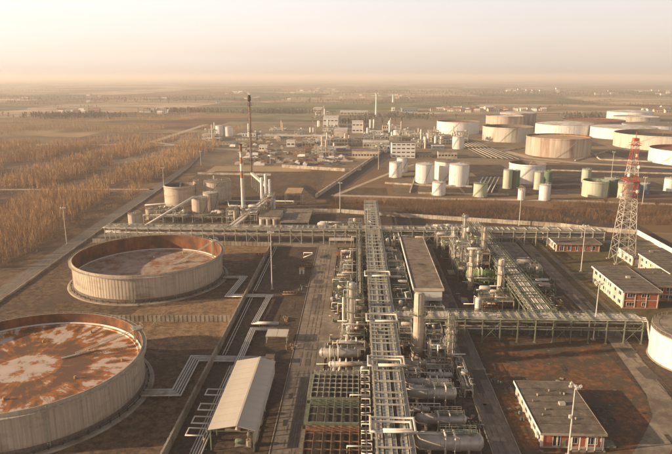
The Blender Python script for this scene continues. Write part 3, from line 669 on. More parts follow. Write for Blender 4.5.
# ------------------------------------------------------------------ tall things
def chimney():
    t = thing('striped_chimney', 'tall slim red and white banded chimney behind the long rack', 'chimney', (-72.2, 376, 0))
    zs = [(0, 9, 1.7, 'tank_shell'), (9, 28, .88, 'white_paint'), (28, 32.5, .86, 'orange_red'), (32.5, 37, .85, 'white_paint'), (37, 41, .84, 'orange_red'), (41, 44.5, .83, 'white_paint'), (44.5, 49, .92, 'pipe_rust')]
    for z0, z1, r, m in zs:
        b = MB(); b.lathe(-72.2, 376, [(r, z0), (r*.96, z1)], 16)
        if z0 == 0: b.cyl(-72.2, 376, 8.6, 9, 1.7, 16)
        b.build('base_section' if z0 == 0 else 'band', m, t)
    b = MB(); b.lathe(-72.2, 376, [(1.0, 48.6), (1.15, 48.8), (1.15, 49.2), (.85, 49.2), (.85, 47)], 16); b.build('rim', 'dark_metal', t)
    b = MB()
    for z in (9.2, 31.0, 44): b.lathe(-72.2, 376, [(1.0, z), (2.0, z), (2.0, z+.15), (1.0, z+.15)], 16); b.lathe(-72.2, 376, [(2.0, z+1.1), (2.05, z+1.2)], 16)
    b.build('platform', 'steel', t)
    b = MB(); ladder_mb(b, (-70.4, 375, 0), (-70.9, 375, 47), .5, 90); b.build('ladder', 'steel', t)
chimney()
mat('flare_brown', (.19, .13, .10), (.28, .20, .15), .5)
def flare():
    x, y = -87.7, 500
    t = thing('flare_stack', 'very tall thin brown flare stack with bulbous tip and side ladder', 'flare stack', (x, y, 0))
    b = MB(); b.tube([(x, y, 0), (x, y, 71)], .6, 10); b.build('riser', 'flare_brown', t)
    b = MB()
    for z in range(3, 71, 3):
        b.beam((x-1.1, y, z), (x+1.1, y, z), .2)
    for s_ in (-1.1, 1.1): b.beam((x+s_, y, 0), (x+s_, y, 70), .22)
    b.build('lattice', 'flare_brown', t)
    for z in (22, 46, 67):
        b = MB(); b.cyl(x, y, z, z+.2, 2.2, 12); b.lathe(x, y, [(2.2, z+1.1), (2.2, z+1.25)], 12); b.build('platform', 'dark_metal', t)
    b = MB(); b.lathe(x, y, [(.7, 70), (1.4, 71), (1.4, 73.5), (1.0, 75)], 12); b.cyl(x, y, 74.5, 75, 1.2, 12); b.build('tip', 'dark_metal', t)
    b = MB()
    for z in (55, 60, 64): b.lathe(x, y, [(.65, z), (.65, z+1.5)], 10)
    b.build('band', 'orange_red', t)
flare()
def lattice_tower(x, y):
    t = thing('lattice_tower', 'tall red and white four-legged lattice tower among the brick buildings', 'lattice tower', (x, y, 0))
    H = 63.6
    def wd(z): return float(np.interp(z, [0, 30, 43, 51, 60], [4.7, 2.9, 2.3, 1.6, 1.2]))
    levels = [0, 6, 11.5, 16.5, 21, 25, 28.5, 32, 35, 38, 41, 43.5, 46, 48.5, 51, 53.5, 56, 58, 60]
    for a, c in zip(levels[:-1], levels[1:]):
        m = 'mast_paint' if a > 16 else 'steel'
        if 32 <= a < 42 or a >= 51: m = 'red_paint'
        b = MB(); w0, w1 = wd(a), wd(c); tk = .19 if a < 22 else .14
        P0 = [(x-w0, y-w0, a), (x+w0, y-w0, a), (x+w0, y+w0, a), (x-w0, y+w0, a)]
        P1 = [(x-w1, y-w1, c), (x+w1, y-w1, c), (x+w1, y+w1, c), (x-w1, y+w1, c)]
        for k in range(4):
            k2 = (k+1) % 4
            b.beam(P0[k], P1[k], tk*1.3); b.beam(P1[k], P1[k2], tk*.8); b.beam(P0[k], P1[k2], tk*.7); b.beam(P0[k2], P1[k], tk*.7)
        b.build('lattice_section', m, t)
    for z in (41, 49, 58):
        b = MB(); w = wd(z)+.9; b.box(x-w, x+w, y-w, y+w, z, z+.18)
        for sx, sy, ex, ey in ((-w, -w, w, -w), (w, -w, w, w), (w, w, -w, w), (-w, w, -w, -w)): b.beam((x+sx, y+sy, z+1.1), (x+ex, y+ey, z+1.1), .12)
        b.build('platform', 'red_paint', t)
    for k, (z, dx, dy) in enumerate(((36, 2.9, -1.5), (44, -2.2, -1.8), (48, 2.0, -1.9), (53, 1.8, 1), (34, -3.4, 1))):
        b = MB(); b.cyl(x+dx, y+dy-.2, z-.7, z+.7, .75, 10); b.beam((x, y, z), (x+dx, y+dy, z), .15); b.build('dish_antenna', 'white_paint', t)
    b = MB(); b.beam((x, y, 60), (x, y, 64.5), .25); b.box(x-1.2, x+1.2, y-1.2, y+1.2, 60, 61.4); b.build('top_cage', 'red_paint', t)
    b = MB(); ladder_mb(b, (x, y-1, 0), (x, y-.8, 60), .8, 110); b.build('ladder', 'steel', t)
    b = MB()
    for sx in (-1, 1):
        for sy in (-1, 1): b.box(x+sx*4.8-.8, x+sx*4.8+.8, y+sy*4.8-.8, y+sy*4.8+.8, 0, .6)
    b.build('footing', 'concrete', t, kind='stuff')
lattice_tower(132.2, 296)

def light_mast(x, y, h, label, box=False, ring=False):
    t = thing('light_mast', label, 'light mast', (x, y, 0), 'floodlight masts round the plant')
    b = MB(); b.lathe(x, y, [(.24, 0), (.12, h)], 8); b.build('pole', 'mast_paint', t)
    b = MB(); b.box(x-.6, x+.6, y-.6, y+.6, 0, .5); b.build('footing', 'concrete', t)
    b = MB(); b.beam((x-1.3, y, h), (x+1.3, y, h), .14); b.beam((x, y-1.3, h), (x, y+1.3, h), .14); b.cyl(x, y, h-.1, h+.25, .4, 8); b.build('head_frame', 'mast_paint', t)
    lm = MB(); lm.box(-.33, .33, -.18, .18, -.25, .25); lm.beam((0, 0, .2), (0, 0, .55), .08); me = lm.mesh('floodlight', 'mast_paint')
    for k, (dx, dy, rz) in enumerate(((-1.2, -.2, 0), (1.2, -.2, 0), (0, -1.3, .2), (-.5, 1.2, .4), (.6, -1.0, -.4))): inst(me, 'floodlight', t, (dx, dy, h+.05), rz)
    if box: b = MB(); b.box(x-.75, x-.2, y-.3, y+.3, h*.55, h*.55+.8); b.beam((x-.9, y, h*.55), (x+.2, y, h*.55), .1); b.build('control_box', 'mast_paint', t)
    return t
for a in ((52.0, 132.9, 18.8, 'nearest floodlight mast, in front of the low brick building', True), (83.3, 201.4, 21, 'floodlight mast between the second rack and the two-storey brick building'),
          (106.2, 279, 22.5, 'floodlight mast beside the footpath and the far brick building'), (-158.7, 317, 20.8, 'lone floodlight mast at the edge of the sapling plantation'),
          (-36.4, 249, 25.8, 'tall floodlight mast on the gravel strip beside the wide brown-roofed tank'), (-11.4, 403, 20.5, 'floodlight mast before the scrub between the canal and the main rack'),
          (100.3, 370, 22.4, 'floodlight mast in the scrub band in front of the tiny white tank'), (230.7, 557, 23.6, 'floodlight mast on the bare ground near the large brown ribbed tank'),
          (-156.9, 484, 18, 'floodlight mast by the medium open-topped tank'), (-160.8, 620, 15, 'distant short floodlight mast beside the plant road'),
          (205, 437, 20, 'floodlight mast in the scrub east of the lattice tower'), (-92, 640, 14, 'floodlight mast beyond the flare stack'), (21, 600, 22, 'floodlight mast beside the canal, near the parked cars'),
          (6.4, 345, 15, 'short floodlight mast at the far end of the main rack'), (-62, 900, 20, 'slim floodlight mast in the industrial yard')):
    light_mast(*a[:4], box=len(a) > 4)

# ------------------------------------------------------------------ walls and bunds
def wall(label, pts, h, w, m, panel=3.0, cap=None, name='concrete_wall', post=True):
    t = thing(name, label, 'wall', (*pts[0], 0))
    b = MB(); pb = MB(); n = 0
    for (x0, y0), (x1, y1) in zip(pts[:-1], pts[1:]):
        L = math.hypot(x1-x0, y1-y0); k = max(1, int(L/panel)); d = Vector(((x1-x0)/L, (y1-y0)/L, 0))
        for i in range(k):
            a = Vector((x0, y0, 0))+d*(L*i/k+.06); c = Vector((x0, y0, 0))+d*(L*(i+1)/k-.06); dz = R.uniform(-.03, .03)
            b.beam(a+Vector((0, 0, h/2+dz)), c+Vector((0, 0, h/2+dz)), w, h)
            pb.beam(a-d*.12, a-d*.12+Vector((0, 0, h+.08)), w+.14)
            n += 1
    o = b.build('wall_panel', m, t, kind='stuff'); 
    if post: pb.build('post', cap or m, t, kind='stuff')
    return t
wall('low ribbed concrete bund wall running between the two big open tanks', [(-92, 212), (-47.5, 213.5)], 2.4, .5, 'concrete', 1.6)
wall('low concrete bund wall behind the wide brown-roofed tank', [(-146, 322), (-46.6, 318)], 2.4, .5, 'concrete', 2)
wall('long low concrete bund wall beside the gravel strip and shed', [(-46, 82), (-46, 318)], 3.0, .5, 'concrete', 2.5)
wall('low kerb wall along the plant road on the plantation side', [(-143, 130), (-146, 236), (-153, 345), (-160, 480), (-170, 610), (-182, 700)], .9, .5, 'concrete', 6)
wall('pale concrete boundary wall behind the main rack, in front of the scrub', [(-60, 404), (-14, 404), (58, 384.5), (124.5, 367.7), (137, 361), (163, 351.7)], 2.6, .3, 'concrete_pale', 3)
wall('white boundary wall running beside the far brick buildings', [(164, 351), (164.5, 300)], 2.8, .3, 'white_paint', 5)
wall('pale retaining wall along the canal bank', [(-31, 455), (22, 700), (34, 765)], 3.0, 1.2, 'concrete_pale', 8)
wall('pale concrete wall beside the parked cars', [(-76, 612), (-12, 588), (4, 596)], 3.0, .5, 'concrete_pale', 4)
wall('pale wall round the far yard beyond the flare stack', [(-150, 565), (-80, 560)], 2.0, .4, 'concrete_pale', 5)
for k, (pts, lb) in enumerate((([(42, 478), (54, 560)], 'thin pale bund kerb west of the white tank pair'), ([(48, 474), (118, 470)], 'thin pale bund kerb in front of the small squat white tank'), ([(24, 520), (50, 512), (96, 505)], 'thin pale bund kerb in front of the group of three white tanks'),
        ([G(575, 161), G(612, 150), G(640, 150)], 'pale bund bank east of the large brown ribbed tank'), ([G(500, 152), G(524, 148)], 'pale bund bank under the ochre stained tank'), ([(190, 600), (420, 560)], 'pale bund bank crossing the front of the tank farm'), ([G(590, 152), G(600, 160), G(672, 163)], 'dark bund bank in front of the wide dark-mouthed tank'))):
    wall(lb, pts, 1.4, 1.0, 'concrete_pale', 6, post=False, name='bund_wall')

# ------------------------------------------------------------------ pipe bundles near the ground
def offset_path(pts, s):
    out = []
    for k, p in enumerate(pts):
        p = Vector(p); ds = []
        if k > 0: ds.append((p-Vector(pts[k-1])).normalized())
        if k < len(pts)-1: ds.append((Vector(pts[k+1])-p).normalized())
        nn = Vector((0, 0))
        for d in ds: nn += Vector((-d.y, d.x))
        nn.normalize(); kx = nn.dot(Vector((-ds[0].y, ds[0].x)))
        out.append(p+nn*(s/max(kx, .4)))
    return out
def bundle(label, pts, n, gap, r, z, m='pipe_silver', sup=6.0, mats=None):
    t = thing('pipe_bundle', label, 'pipes', (*pts[0], 0))
    for i in range(n):
        s = (i-(n-1)/2)*gap; path = offset_path(pts, s); b = MB(); zz = z+R.uniform(-.05, .05); rr = r*R.choice((.8, 1, 1.15))
        b.tube([(p.x, p.y, zz) for p in path], rr, 7); b.build('pipe', (mats[i % len(mats)] if mats else m), t)
    b = MB(); w = n*gap/2+.3
    for (x0, y0), (x1, y1) in zip(pts[:-1], pts[1:]):
        L = math.hypot(x1-x0, y1-y0); d = Vector(((x1-x0)/L, (y1-y0)/L)); q = Vector((-d.y, d.x)); u = 2
        while u < L-1:
            c = Vector((x0, y0))+d*u; a = c-q*w; e = c+q*w
            b.beam((a.x, a.y, z-r-.15), (e.x, e.y, z-r-.15), .25)
            for g in (a, e): b.beam((g.x, g.y, 0), (g.x, g.y, z-r), .2)
            u += sup
    b.build('sleeper', 'steel_green', t, kind='stuff')
    return t
bundle('five silver pipes zigzagging from the near rusty tank towards the shed', [(-61.5, 158), (-51.8, 158.5), (-52.2, 180.5), (-29.5, 180.5)], 5, .8, .26, .9)
bundle('four silver pipes zigzagging from the brown-roofed tank to the gravel strip', [(-61, 263), (-51.2, 263), (-53.2, 239), (-34.5, 239.3)], 4, .8, .26, .9)
bundle('silver pipe bundle stepping down the gravel strip beside the bund wall', [(-36, 239), (-37.5, 209.6), (-28.5, 209.6)], 4, .62, .2, 1.2)
bundle('silver pipe bundle running from the step down to the shed', [(-28.5, 204.2), (-37.2, 204.2), (-37.4, 184), (-37.6, 170)], 4, .62, .2, 1.2)
bundle('long silver pipe bundle on sleepers between the bund wall and the shed', [(-38.4, 176), (-39, 84)], 5, .7, .22, .7)
bundle('two thin silver pipes along the foot of the bund wall', [(-43.5, 316), (-43.5, 184)], 2, .9, .16, .6)
for k, y in enumerate((158, 150, 143.5, 138)):                    # square expansion loops beside the shed
    b = MB(); b.tube([(-38, y, 1.2), (-38, y, 2.4), (-42.5, y, 2.4), (-42.5, y-3.2, 2.4), (-38, y-3.2, 2.4), (-38, y-3.2, 1.2)], .2, 6)
    b2 = tag(b.build('pipe_loop', 'pipe_pale'), 'square white pipe loop beside the shed, %s from the camera end' % ('fourth', 'third', 'second', 'first')[k], 'pipe', 'square pipe loops beside the shed')
b = MB(); b.tube([(-27, 300, .1), (-27, 300, 2), (-22.5, 300, 2), (-22.5, 297, 2), (-27, 297, .3)], .28, 6); tag(b.build('pipe_loop', 'pipe_pale'), 'bent pale pipe loop standing alone on the gravel strip', 'pipe')
for y, lb in ((222, 'pale green pipe bridge stair over the bund wall between the big tanks'),):
    t = thing('step_over_stair', lb, 'stair', (-72, y-8, 0))
    b = MB(); ladder_mb(b, (-75, 207, 0), (-72, 213, 3), 1.2, 8); ladder_mb(b, (-72, 213.5, 3), (-69.5, 219, 0), 1.2, 8); b.build('flight', 'steel_green', t)
    b = MB(); b.beam((-75, 207, 1), (-72, 213, 4), .1); b.beam((-72, 213, 4), (-69.5, 219, 1), .1); b.build('handrail', 'steel', t)
for k, (x, y, s_) in enumerate(((-48, 300, 1), (-43, 243, 1.3), (-27, 243, 1), (-24.5, 282, .9))):
    t = thing('valve_manifold', ('small valve manifold at the bund wall behind the floodlight mast', 'dark valve manifold at the foot of the tall floodlight mast', 'dark pump skid east of the tall floodlight mast', 'small cabinet and valve stand near the road')[k], 'valve manifold', (x, y, 0))
    b = MB()
    for i in range(5): b.tube([(x-3*s_+i*1.3, y-1, .5), (x-3*s_+i*1.3, y+1.2, .5)], .18, 6); b.cyl(x-3*s_+i*1.3, y, .5, 1.4, .25, 6)
    b.build('valve', 'dark_metal', t, kind='stuff'); b = MB(); b.tube([(x-4*s_, y-1, .6), (x+4*s_, y-1, .6)], .3, 6); b.tube([(x-4*s_, y+1.2, .9), (x+4*s_, y+1.2, .9)], .25, 6); b.build('header_pipe', 'pipe_rust', t)

# ------------------------------------------------------------------ pipe racks
def rack(label, axis, a0, a1, b0, b1, z, step, tiers, seed, steel='steel', walk=True, brace=2, rail=True, trays=(), traym='cable_tray'):
    """axis 'x' or 'y': runs a0..a1 along it, b0..b1 across; tiers = [(height, number of pipes, radii, material list)]"""
    rr = random.Random(seed)
    P = (lambda a, b, zz: (a, b, zz)) if axis == 'x' else (lambda a, b, zz: (b, a, zz))
    t = thing('pipe_rack', label, 'pipe rack', (*P(a0, (b0+b1)/2, 0),))
    n = int(round((a1-a0)/step)); st = (a1-a0)/n; o = Vector(t.location)
    cb = MB().box(-.17, .17, -.17, .17, 0, z+.3); cb.box(-.4, .4, -.4, .4, 0, .25); cm = cb.mesh('column', steel)
    L = b1-b0; m_ = MB()
    q0, q1 = P(0, -L/2-.4, 0), P(0, L/2+.4, 0); m_.beam((q0[0], q0[1], 0), (q1[0], q1[1], 0), .28, .38); bm = m_.mesh('cross_beam', steel)
    m_ = MB(); 
    for s_ in (-L/2, L/2):
        m_.beam(P(0, s_, .4), P(st, s_, z-.6), .12); m_.beam(P(st, s_, .4), P(0, s_, z-.6), .12)
    xm = m_.mesh('brace', steel)
    for k in range(n+1):
        a = a0+k*st
        for bb in (b0, b1): inst(cm, 'column', t, Vector(P(a, bb, 0))-o)
        for (tz, *_r) in tiers: inst(bm, 'cross_beam', t, Vector(P(a, (b0+b1)/2, tz-.22))-o)
        if k % (brace*2) == 1 and k < n: inst(xm, 'brace', t, Vector(P(a, (b0+b1)/2, 0))-o)
    for (tz, npipe, radii, mats) in tiers:
        b = MB()
        for bb in (b0, b1): b.beam(P(a0-.5, bb, tz-.3), P(a1+.5, bb, tz-.3), .2, .42)
        b.build('girder', steel, t)
        for i in range(npipe):
            r = rr.choice(radii); c = b0+.35+(L-.7)*(i+.5)/npipe; zz = tz+r; pts = [P(a0-rr.uniform(0, 1.5), c, zz)]
            e = a1+rr.uniform(0, 1.5); s0 = a0
            if rr.random() < .25: s0 = a0+rr.uniform(0, .3)*(a1-a0); pts = [P(s0, c, zz)]
            if rr.random() < .25: e = a1-rr.uniform(0, .3)*(a1-a0)
            if rr.random() < .5 and e-s0 > 40:
                u = s0+(e-s0)*rr.uniform(.3, .7); dv_ = rr.choice((-.3, .3)); pts += [P(u, c, zz), P(u+.6, c, zz+.7), P(u+4, c+dv_*0, zz+.7), P(u+4.6, c, zz)]
            pts.append(P(e, c, zz)); b = MB(); b.tube(pts, r, 6)
            u = s0+rr.uniform(2, 6)
            while u < e-1:
                b.tube([P(u, c, zz), P(u+.25, c, zz)], r*1.45, 6)
                if rr.random() < .2: b.beam(P(u+.1, c, zz), P(u+.1, c, zz+.9), .14); b.beam(P(u-.2, c, zz+.9), P(u+.4, c, zz+.9), .14)
                u += rr.uniform(8, 18); b.build('pipe', rr.choice(mats), t)
    for i, (fr, tw, dz) in enumerate(trays):
        c = b0+L*fr; b = MB(); zz = z+.45+dz
        b.beam(P(a0, c, zz), P(a1, c, zz), *((tw, .06)))
        for s_ in (-1, 1): b.beam(P(a0, c+s_*tw/2, zz+.1), P(a1, c+s_*tw/2, zz+.1), .06, .24)
        u = a0+.5
        while u < a1: b.beam(P(u, c-tw/2, zz+.22), P(u, c+tw/2, zz+.22), .09, .05); u += 1.5
        b.build('cable_tray', traym, t)
    if trays:
        for k in range(n*2):
            if k % 2 == 0 or rr.random() < .4: inst(bm, 'top_beam', t, Vector(P(a0+k*st/2+.9, (b0+b1)/2, z+.95))-o)
        b = MB()
        for bb in (b0, b1): b.beam(P(a0, bb, z+1.0), P(a1, bb, z+1.0), .12, .2)
        b.build('girder', steel, t)
    if walk:
        b = MB(); w = b1+.7
        b.beam(P(a0, w, z+.1), P(a1, w, z+.1), *((1.0, .08))); b.build('walkway', steel, t)
        b = MB()
        for h_ in (.6, 1.15): b.beam(P(a0, w+.45, z+h_), P(a1, w+.45, z+h_), .07)
        u = a0
        while u <= a1: b.beam(P(u, w+.45, z), P(u, w+.45, z+1.15), .07); u += 2
        b.build('handrail', steel, t)
    return t
SV = ['pipe_silver', 'pipe_silver', 'pipe_pale', 'pipe_silver', 'pipe_rust', 'pipe_dull', 'pipe_silver', 'pipe_pale']
mat('pipe_dull', (.24, .22, .18), (.36, .33, .27), 1, var=.2)
PL = ['pipe_pale', 'pipe_pale', 'pipe_silver']
rack('long pipe rack crossing the whole site behind the brown-roofed tank', 'x', -140, 134, 324, 330, 8, 6.1, [(8, 12, (.18, .22, .26), PL), (5.2, 5, (.15, .2, .28), SV)], 11, trays=((.2, 1.7, 0), (.75, 2.0, .1)), traym='cable_tray_pale')
rack('main pipe rack running away from the camera through the process area', 'y', 96, 404, 5, 12.4, 8, 6.2, [(8, 17, (.12, .16, .2, .25), SV+PL+['steel_green']), (5.4, 7, (.14, .2, .3), SV)], 12, trays=((.12, 1.3, 0), (.36, 1.5, .1), (.55, .9, .0), (.86, 1.3, .1)))
rack('pipe rack with thin silver pipes slanting away beside the columns and flat roof', 'y', 206, 343, 63.2, 70.2, 8, 6.2, [(8, 12, (.2, .24, .3), PL), (5.4, 5, (.15, .22), SV)], 13, steel='steel_green', trays=((.15, 1.5, 0), (.5, 1.4, .1), (.82, 1.5, 0)), traym='cable_tray_pale')
rack('cross pipe rack running east to the cream tank at the photo edge', 'x', 13.6, 98.5, 198.5, 205, 8, 6.06, [(8, 12, (.2, .25, .3), PL), (5.3, 5, (.15, .25), SV)], 14, steel='steel_green', trays=((.15, 1.6, 0), (.5, 2.0, .1), (.85, 1.5, 0)), traym='cable_tray_pale')
rack('narrow green pipe rack beside the main rack, over the small process yard', 'y', 222, 320, .2, 2.6, 9, 5.5, [(9, 4, (.14, .2), SV), (5.4, 3, (.12, .2), SV)], 15, steel='steel_green', walk=False)
rack('low pipe rack joining the small tanks west of the chimney', 'x', -135, -60, 372, 377, 4, 6, [(4, 8, (.15, .22, .28), SV)], 16, walk=False)
rack('low dark pipe rack in the white tank area behind the main rack', 'x', -22, 0, 352, 357, 5, 5, [(5, 6, (.15, .2), SV)], 17, walk=False, steel='steel_green')
rack('sloping field pipeline rack beyond the process towers', 'x', 70, 132, 336, 341, 5, 6, [(5, 6, (.15, .22), SV)], 18, walk=False, steel='steel_green')
# flat rectangular pipe loops laid across the main rack
for y0, z, lb in ((162, 10.2, 'pair of pale pipe loops bridging the main rack behind the first cooler'), (128.5, 10.4, 'nearest pair of pale pipe loops bridging the main rack'), (196, 9.6, 'pale pipe loop bridging the main rack at the cross rack'), (244, 9.6, 'pale pipe loop bridging the main rack beside the long flat building')):
    t = thing('pipe_loop', lb, 'pipe', (8.7, y0, 0))
    for d in (0, 1.6) if z > 10 else (0,):
        b = MB(); b.tube([(5.6+d*.4, y0-3, 8.2), (5.6+d*.4, y0-3, z-d*.3), (3.6+d*.5, y0-3+d, z-d*.3), (3.6+d*.5, y0+3-d*.6, z-d*.3), (14-d*.5, y0+3-d*.6, z-d*.3), (14-d*.5, y0-3+d, z-d*.3), (6.5, y0-3+d, z-d*.3)], .30, 7); b.build('pipe', 'pipe_pale', t)
    b = MB()
    for xx in (4.0, 8.7, 13.4):
        for yy in (y0-2.6, y0+2.6): b.beam((xx, yy, 7.8), (xx, yy, z-.3), .18)
    b.build('support', 'steel', t)
b = MB(); t = thing('pipe_bend_bank', 'bank of pale pipes dropping from the cross rack beside the cream tank', 'pipes', (97, 200, 0))
for k in range(3): b = MB(); b.tube([(98, 199+k*1.6, 8.3), (100+k*.4, 199+k*1.6, 8.3), (100+k*.4, 196+k, 3), (104+k, 186+k, 3)], .32, 7); b.build('pipe', 'pipe_pale', t)
b = MB()
for k in range(4): b.beam((100.5+k, 196-3*k, 0), (100.5+k, 196-3*k, 2.8), .3); b.beam((103+k, 196-3*k, 0), (103+k, 196-3*k, 2.8), .3)
b.build('support', 'steel', t)

# ------------------------------------------------------------------ process equipment
def column_vessel(x, y, h, r, label, m='vessel_silver', plats=(), lad=True, pipes=2, top=True, name='process_column'):
    t = thing(name, label, 'process column', (x, y, 0)); rr = random.Random(int(x*13+y*7))
    b = MB(); b.cyl(x, y, .6, h, r, 18, dome=r*.5); b.build('shell', m, t)
    b = MB(); b.lathe(x, y, [(r*1.15, 0), (r*1.02, .8), (r*1.02, 2)], 18); b.build('skirt', 'concrete', t)
    b = MB()
    for k in range(int(h/2.2)): b.lathe(x, y, [(r+.01, 2+k*2.2), (r+.04, 2.05+k*2.2), (r+.01, 2.1+k*2.2)], 18)
    b.build('band', 'steel', t, kind='stuff')
    for z in plats:
        b = MB(); b.lathe(x, y, [(r, z), (r+1.1, z), (r+1.1, z+.12), (r, z+.12)], 14); b.build('platform', 'steel_green', t)
        b = MB(); P = [(x+(r+1.05)*math.cos(a*.4488), y+(r+1.05)*math.sin(a*.4488)) for a in range(15)]
        b.tube([(u, v, z+1.1) for u, v in P], .06, 4); b.tube([(u, v, z+.6) for u, v in P], .04, 4)
        for u, v in P[:-1]: b.beam((u, v, z), (u, v, z+1.1), .07)
        b.build('handrail', 'steel', t)
    if lad: b = MB(); ladder_mb(b, (x+r+.25, y-r*.6, .3), (x+r+.25, y-r*.6, h), .5, int(h*1.5)); b.build('ladder', 'steel', t)
    for k in range(pipes):
        a = rr.uniform(2.6, 5.6); px, py = x+(r+.45)*math.cos(a), y+(r+.45)*math.sin(a); ex = x+rr.choice((-1, 1))*rr.uniform(3, 6)
        b = MB(); b.tube([(x, y, h+.3 if k == 0 else h*.7), (px, py, h+.9 if k == 0 else h*.7), (px, py, 3.2+k), (ex, py, 3.2+k)], .2, 6); b.build('pipe', 'pipe_pale', t)
    return t
def drum(x0, x1, y, z, r, label, m='vessel_silver', plat=False, name='horizontal_vessel', dome=.55):
    t = thing(name, label, 'pressure vessel', ((x0+x1)/2, y, 0)); L = x1-x0; rr = random.Random(int(x0*31+y*17))
    b = MB(); b.hcyl((x0, y, z), (x1, y, z), r, 18, dome); b.build('shell', m, t)
    s = MB()
    for u in (.18, .82): s.box(x0+L*u-.25, x0+L*u+.25, y-r*.8, y+r*.8, 0, z-r*.55)
    s.build('saddle', 'concrete', t, kind='stuff')
    b = MB()
    for u in (.1, .3, .5, .7, .9): b.cyl(x0+L*u, y, z+r*.9, z+r+.6, .18+.1*(u == .5), 8)
    b.build('nozzle', 'steel', t, kind='stuff')
    b = MB()
    for u in (0.02, .34, .66, .98):
        n = 14; b.tube([(x0+L*u, y+(r+.03)*math.cos(2*math.pi*k/n), z+(r+.03)*math.sin(2*math.pi*k/n)) for k in range(n+1)], .06, 4)
    b.build('band', 'steel', t, kind='stuff')
    for k in range(2):
        u = rr.uniform(.2, .8); b = MB(); b.tube([(x0+L*u, y, z+r), (x0+L*u, y, z+r+1.0), (x0+L*u, y-r-1, z+r+1.0), (x0+L*u, y-r-1, .6), (x0-1.5, y-r-1, .6)], .16, 6); b.build('pipe', 'pipe_pale', t)
    if plat:
        b = MB(); a0, a1 = x0+L*.35, x1-L*.05; b.box(a0, a1, y-1, y+1, z+r+.5, z+r+.62); b.build('platform', 'steel_green', t)
        b = MB()
        for yy in (y-1, y+1):
            for h_ in (1.1, .6): b.beam((a0, yy, z+r+.6+h_), (a1, yy, z+r+.6+h_), .07)
            u = a0
            while u <= a1+.01: b.beam((u, yy, z+r+.6), (u, yy, z+r+1.7), .07); u += (a1-a0)/6
        b.build('handrail', 'steel', t)
        b = MB(); ladder_mb(b, (x1+.6, y-.6, 0), (x1-.2, y-.6, z+r+1.6), .6, 9); b.build('ladder', 'steel', t)
    return t
def cooler(x0, x1, y0, y1, z, nx, ny, label, m='steel', fan=True):
    t = thing('air_cooler', label, 'air cooler', ((x0+x1)/2, (y0+y1)/2, 0)); ox, oy, _ = t.location
    cm = MB().box(-.18, .18, -.18, .18, 0, z).mesh('column', m)
    for i in range(0, nx+1, 2):
        for j in range(0, ny+1, max(1, ny)): inst(cm, 'column', t, (x0+(x1-x0)*i/nx-ox, y0+(y1-y0)*j/ny-oy, 0))
    b = MB().box(x0, x1, y0, y1, z-1.6, z-1.45); b.build('tube_bundle', 'dark_metal', t)
    b = MB()
    for i in range(60):
        yy = y0+.3+(y1-y0-.6)*i/59; b.beam((x0+.2, yy, z-1.38), (x1-.2, yy, z-1.38), .09)
    b.build('fin_tube', 'dark_metal', t, kind='stuff')
    for yy, nm in ((y0, 'header_box'), (y1, 'header_box')): b = MB().box(x0, x1, yy-.35, yy+.1, z-1.7, z-.1); b.build(nm, 'steel_green' if yy == y0 else m, t)
    lb = MB().box(0, x1-x0, -.09, .09, -.14, .1).mesh('frame_beam', m); lb2 = MB().box(-.07, .07, 0, y1-y0, -.14, .08).mesh('frame_beam', m)
    for j in range(1, ny): inst(lb, 'frame_beam', t, (x0-ox, y0+(y1-y0)*j/ny-oy, z+.02))
    for i in range(nx+1): inst(lb2, 'frame_beam', t, (x0+(x1-x0)*i/nx-ox, y0-oy, z+.2))
    fm = MB(); fm.lathe(0, 0, [(.9, -.7), (.9, 0), (.86, 0), (.86, -.7)], 16)
    for k in range(4): a = k*math.pi/4; fm.beam((-.8*math.cos(a), -.8*math.sin(a), -.35), (.8*math.cos(a), .8*math.sin(a), -.35), .22, .05)
    fme = fm.mesh('fan', 'dark_metal')
    for i in range(nx):
        for j in range(ny):
            s = min((x1-x0)/nx, (y1-y0)/ny)/2.1; f = inst(fme, 'fan', t, (x0+(x1-x0)*(i+.5)/nx-ox, y0+(y1-y0)*(j+.5)/ny-oy, z-1.7)); f.scale = (s, s, 1)
    b = MB(); b.box(x0-1, x0-.1, y0, y1, z-1.2, z-1.1); b.box(x0, x1, y0-1.1, y0-.4, z-1.2, z-1.1); b.build('walkway', 'steel_green', t, kind='stuff')
    b = MB()
    for h_ in (-.6, 0): b.beam((x0-1, y0, z+h_), (x0-1, y1, z+h_), .07); b.beam((x0, y0-1.1, z+h_), (x1, y0-1.1, z+h_), .07)
    for k in range(9): b.beam((x0-1, y0+(y1-y0)*k/8, z-1.1), (x0-1, y0+(y1-y0)*k/8, z), .07); b.beam((x0+(x1-x0)*k/8, y0-1.1, z-1.1), (x0+(x1-x0)*k/8, y0-1.1, z), .07)
    b.build('handrail', m, t)
    return t
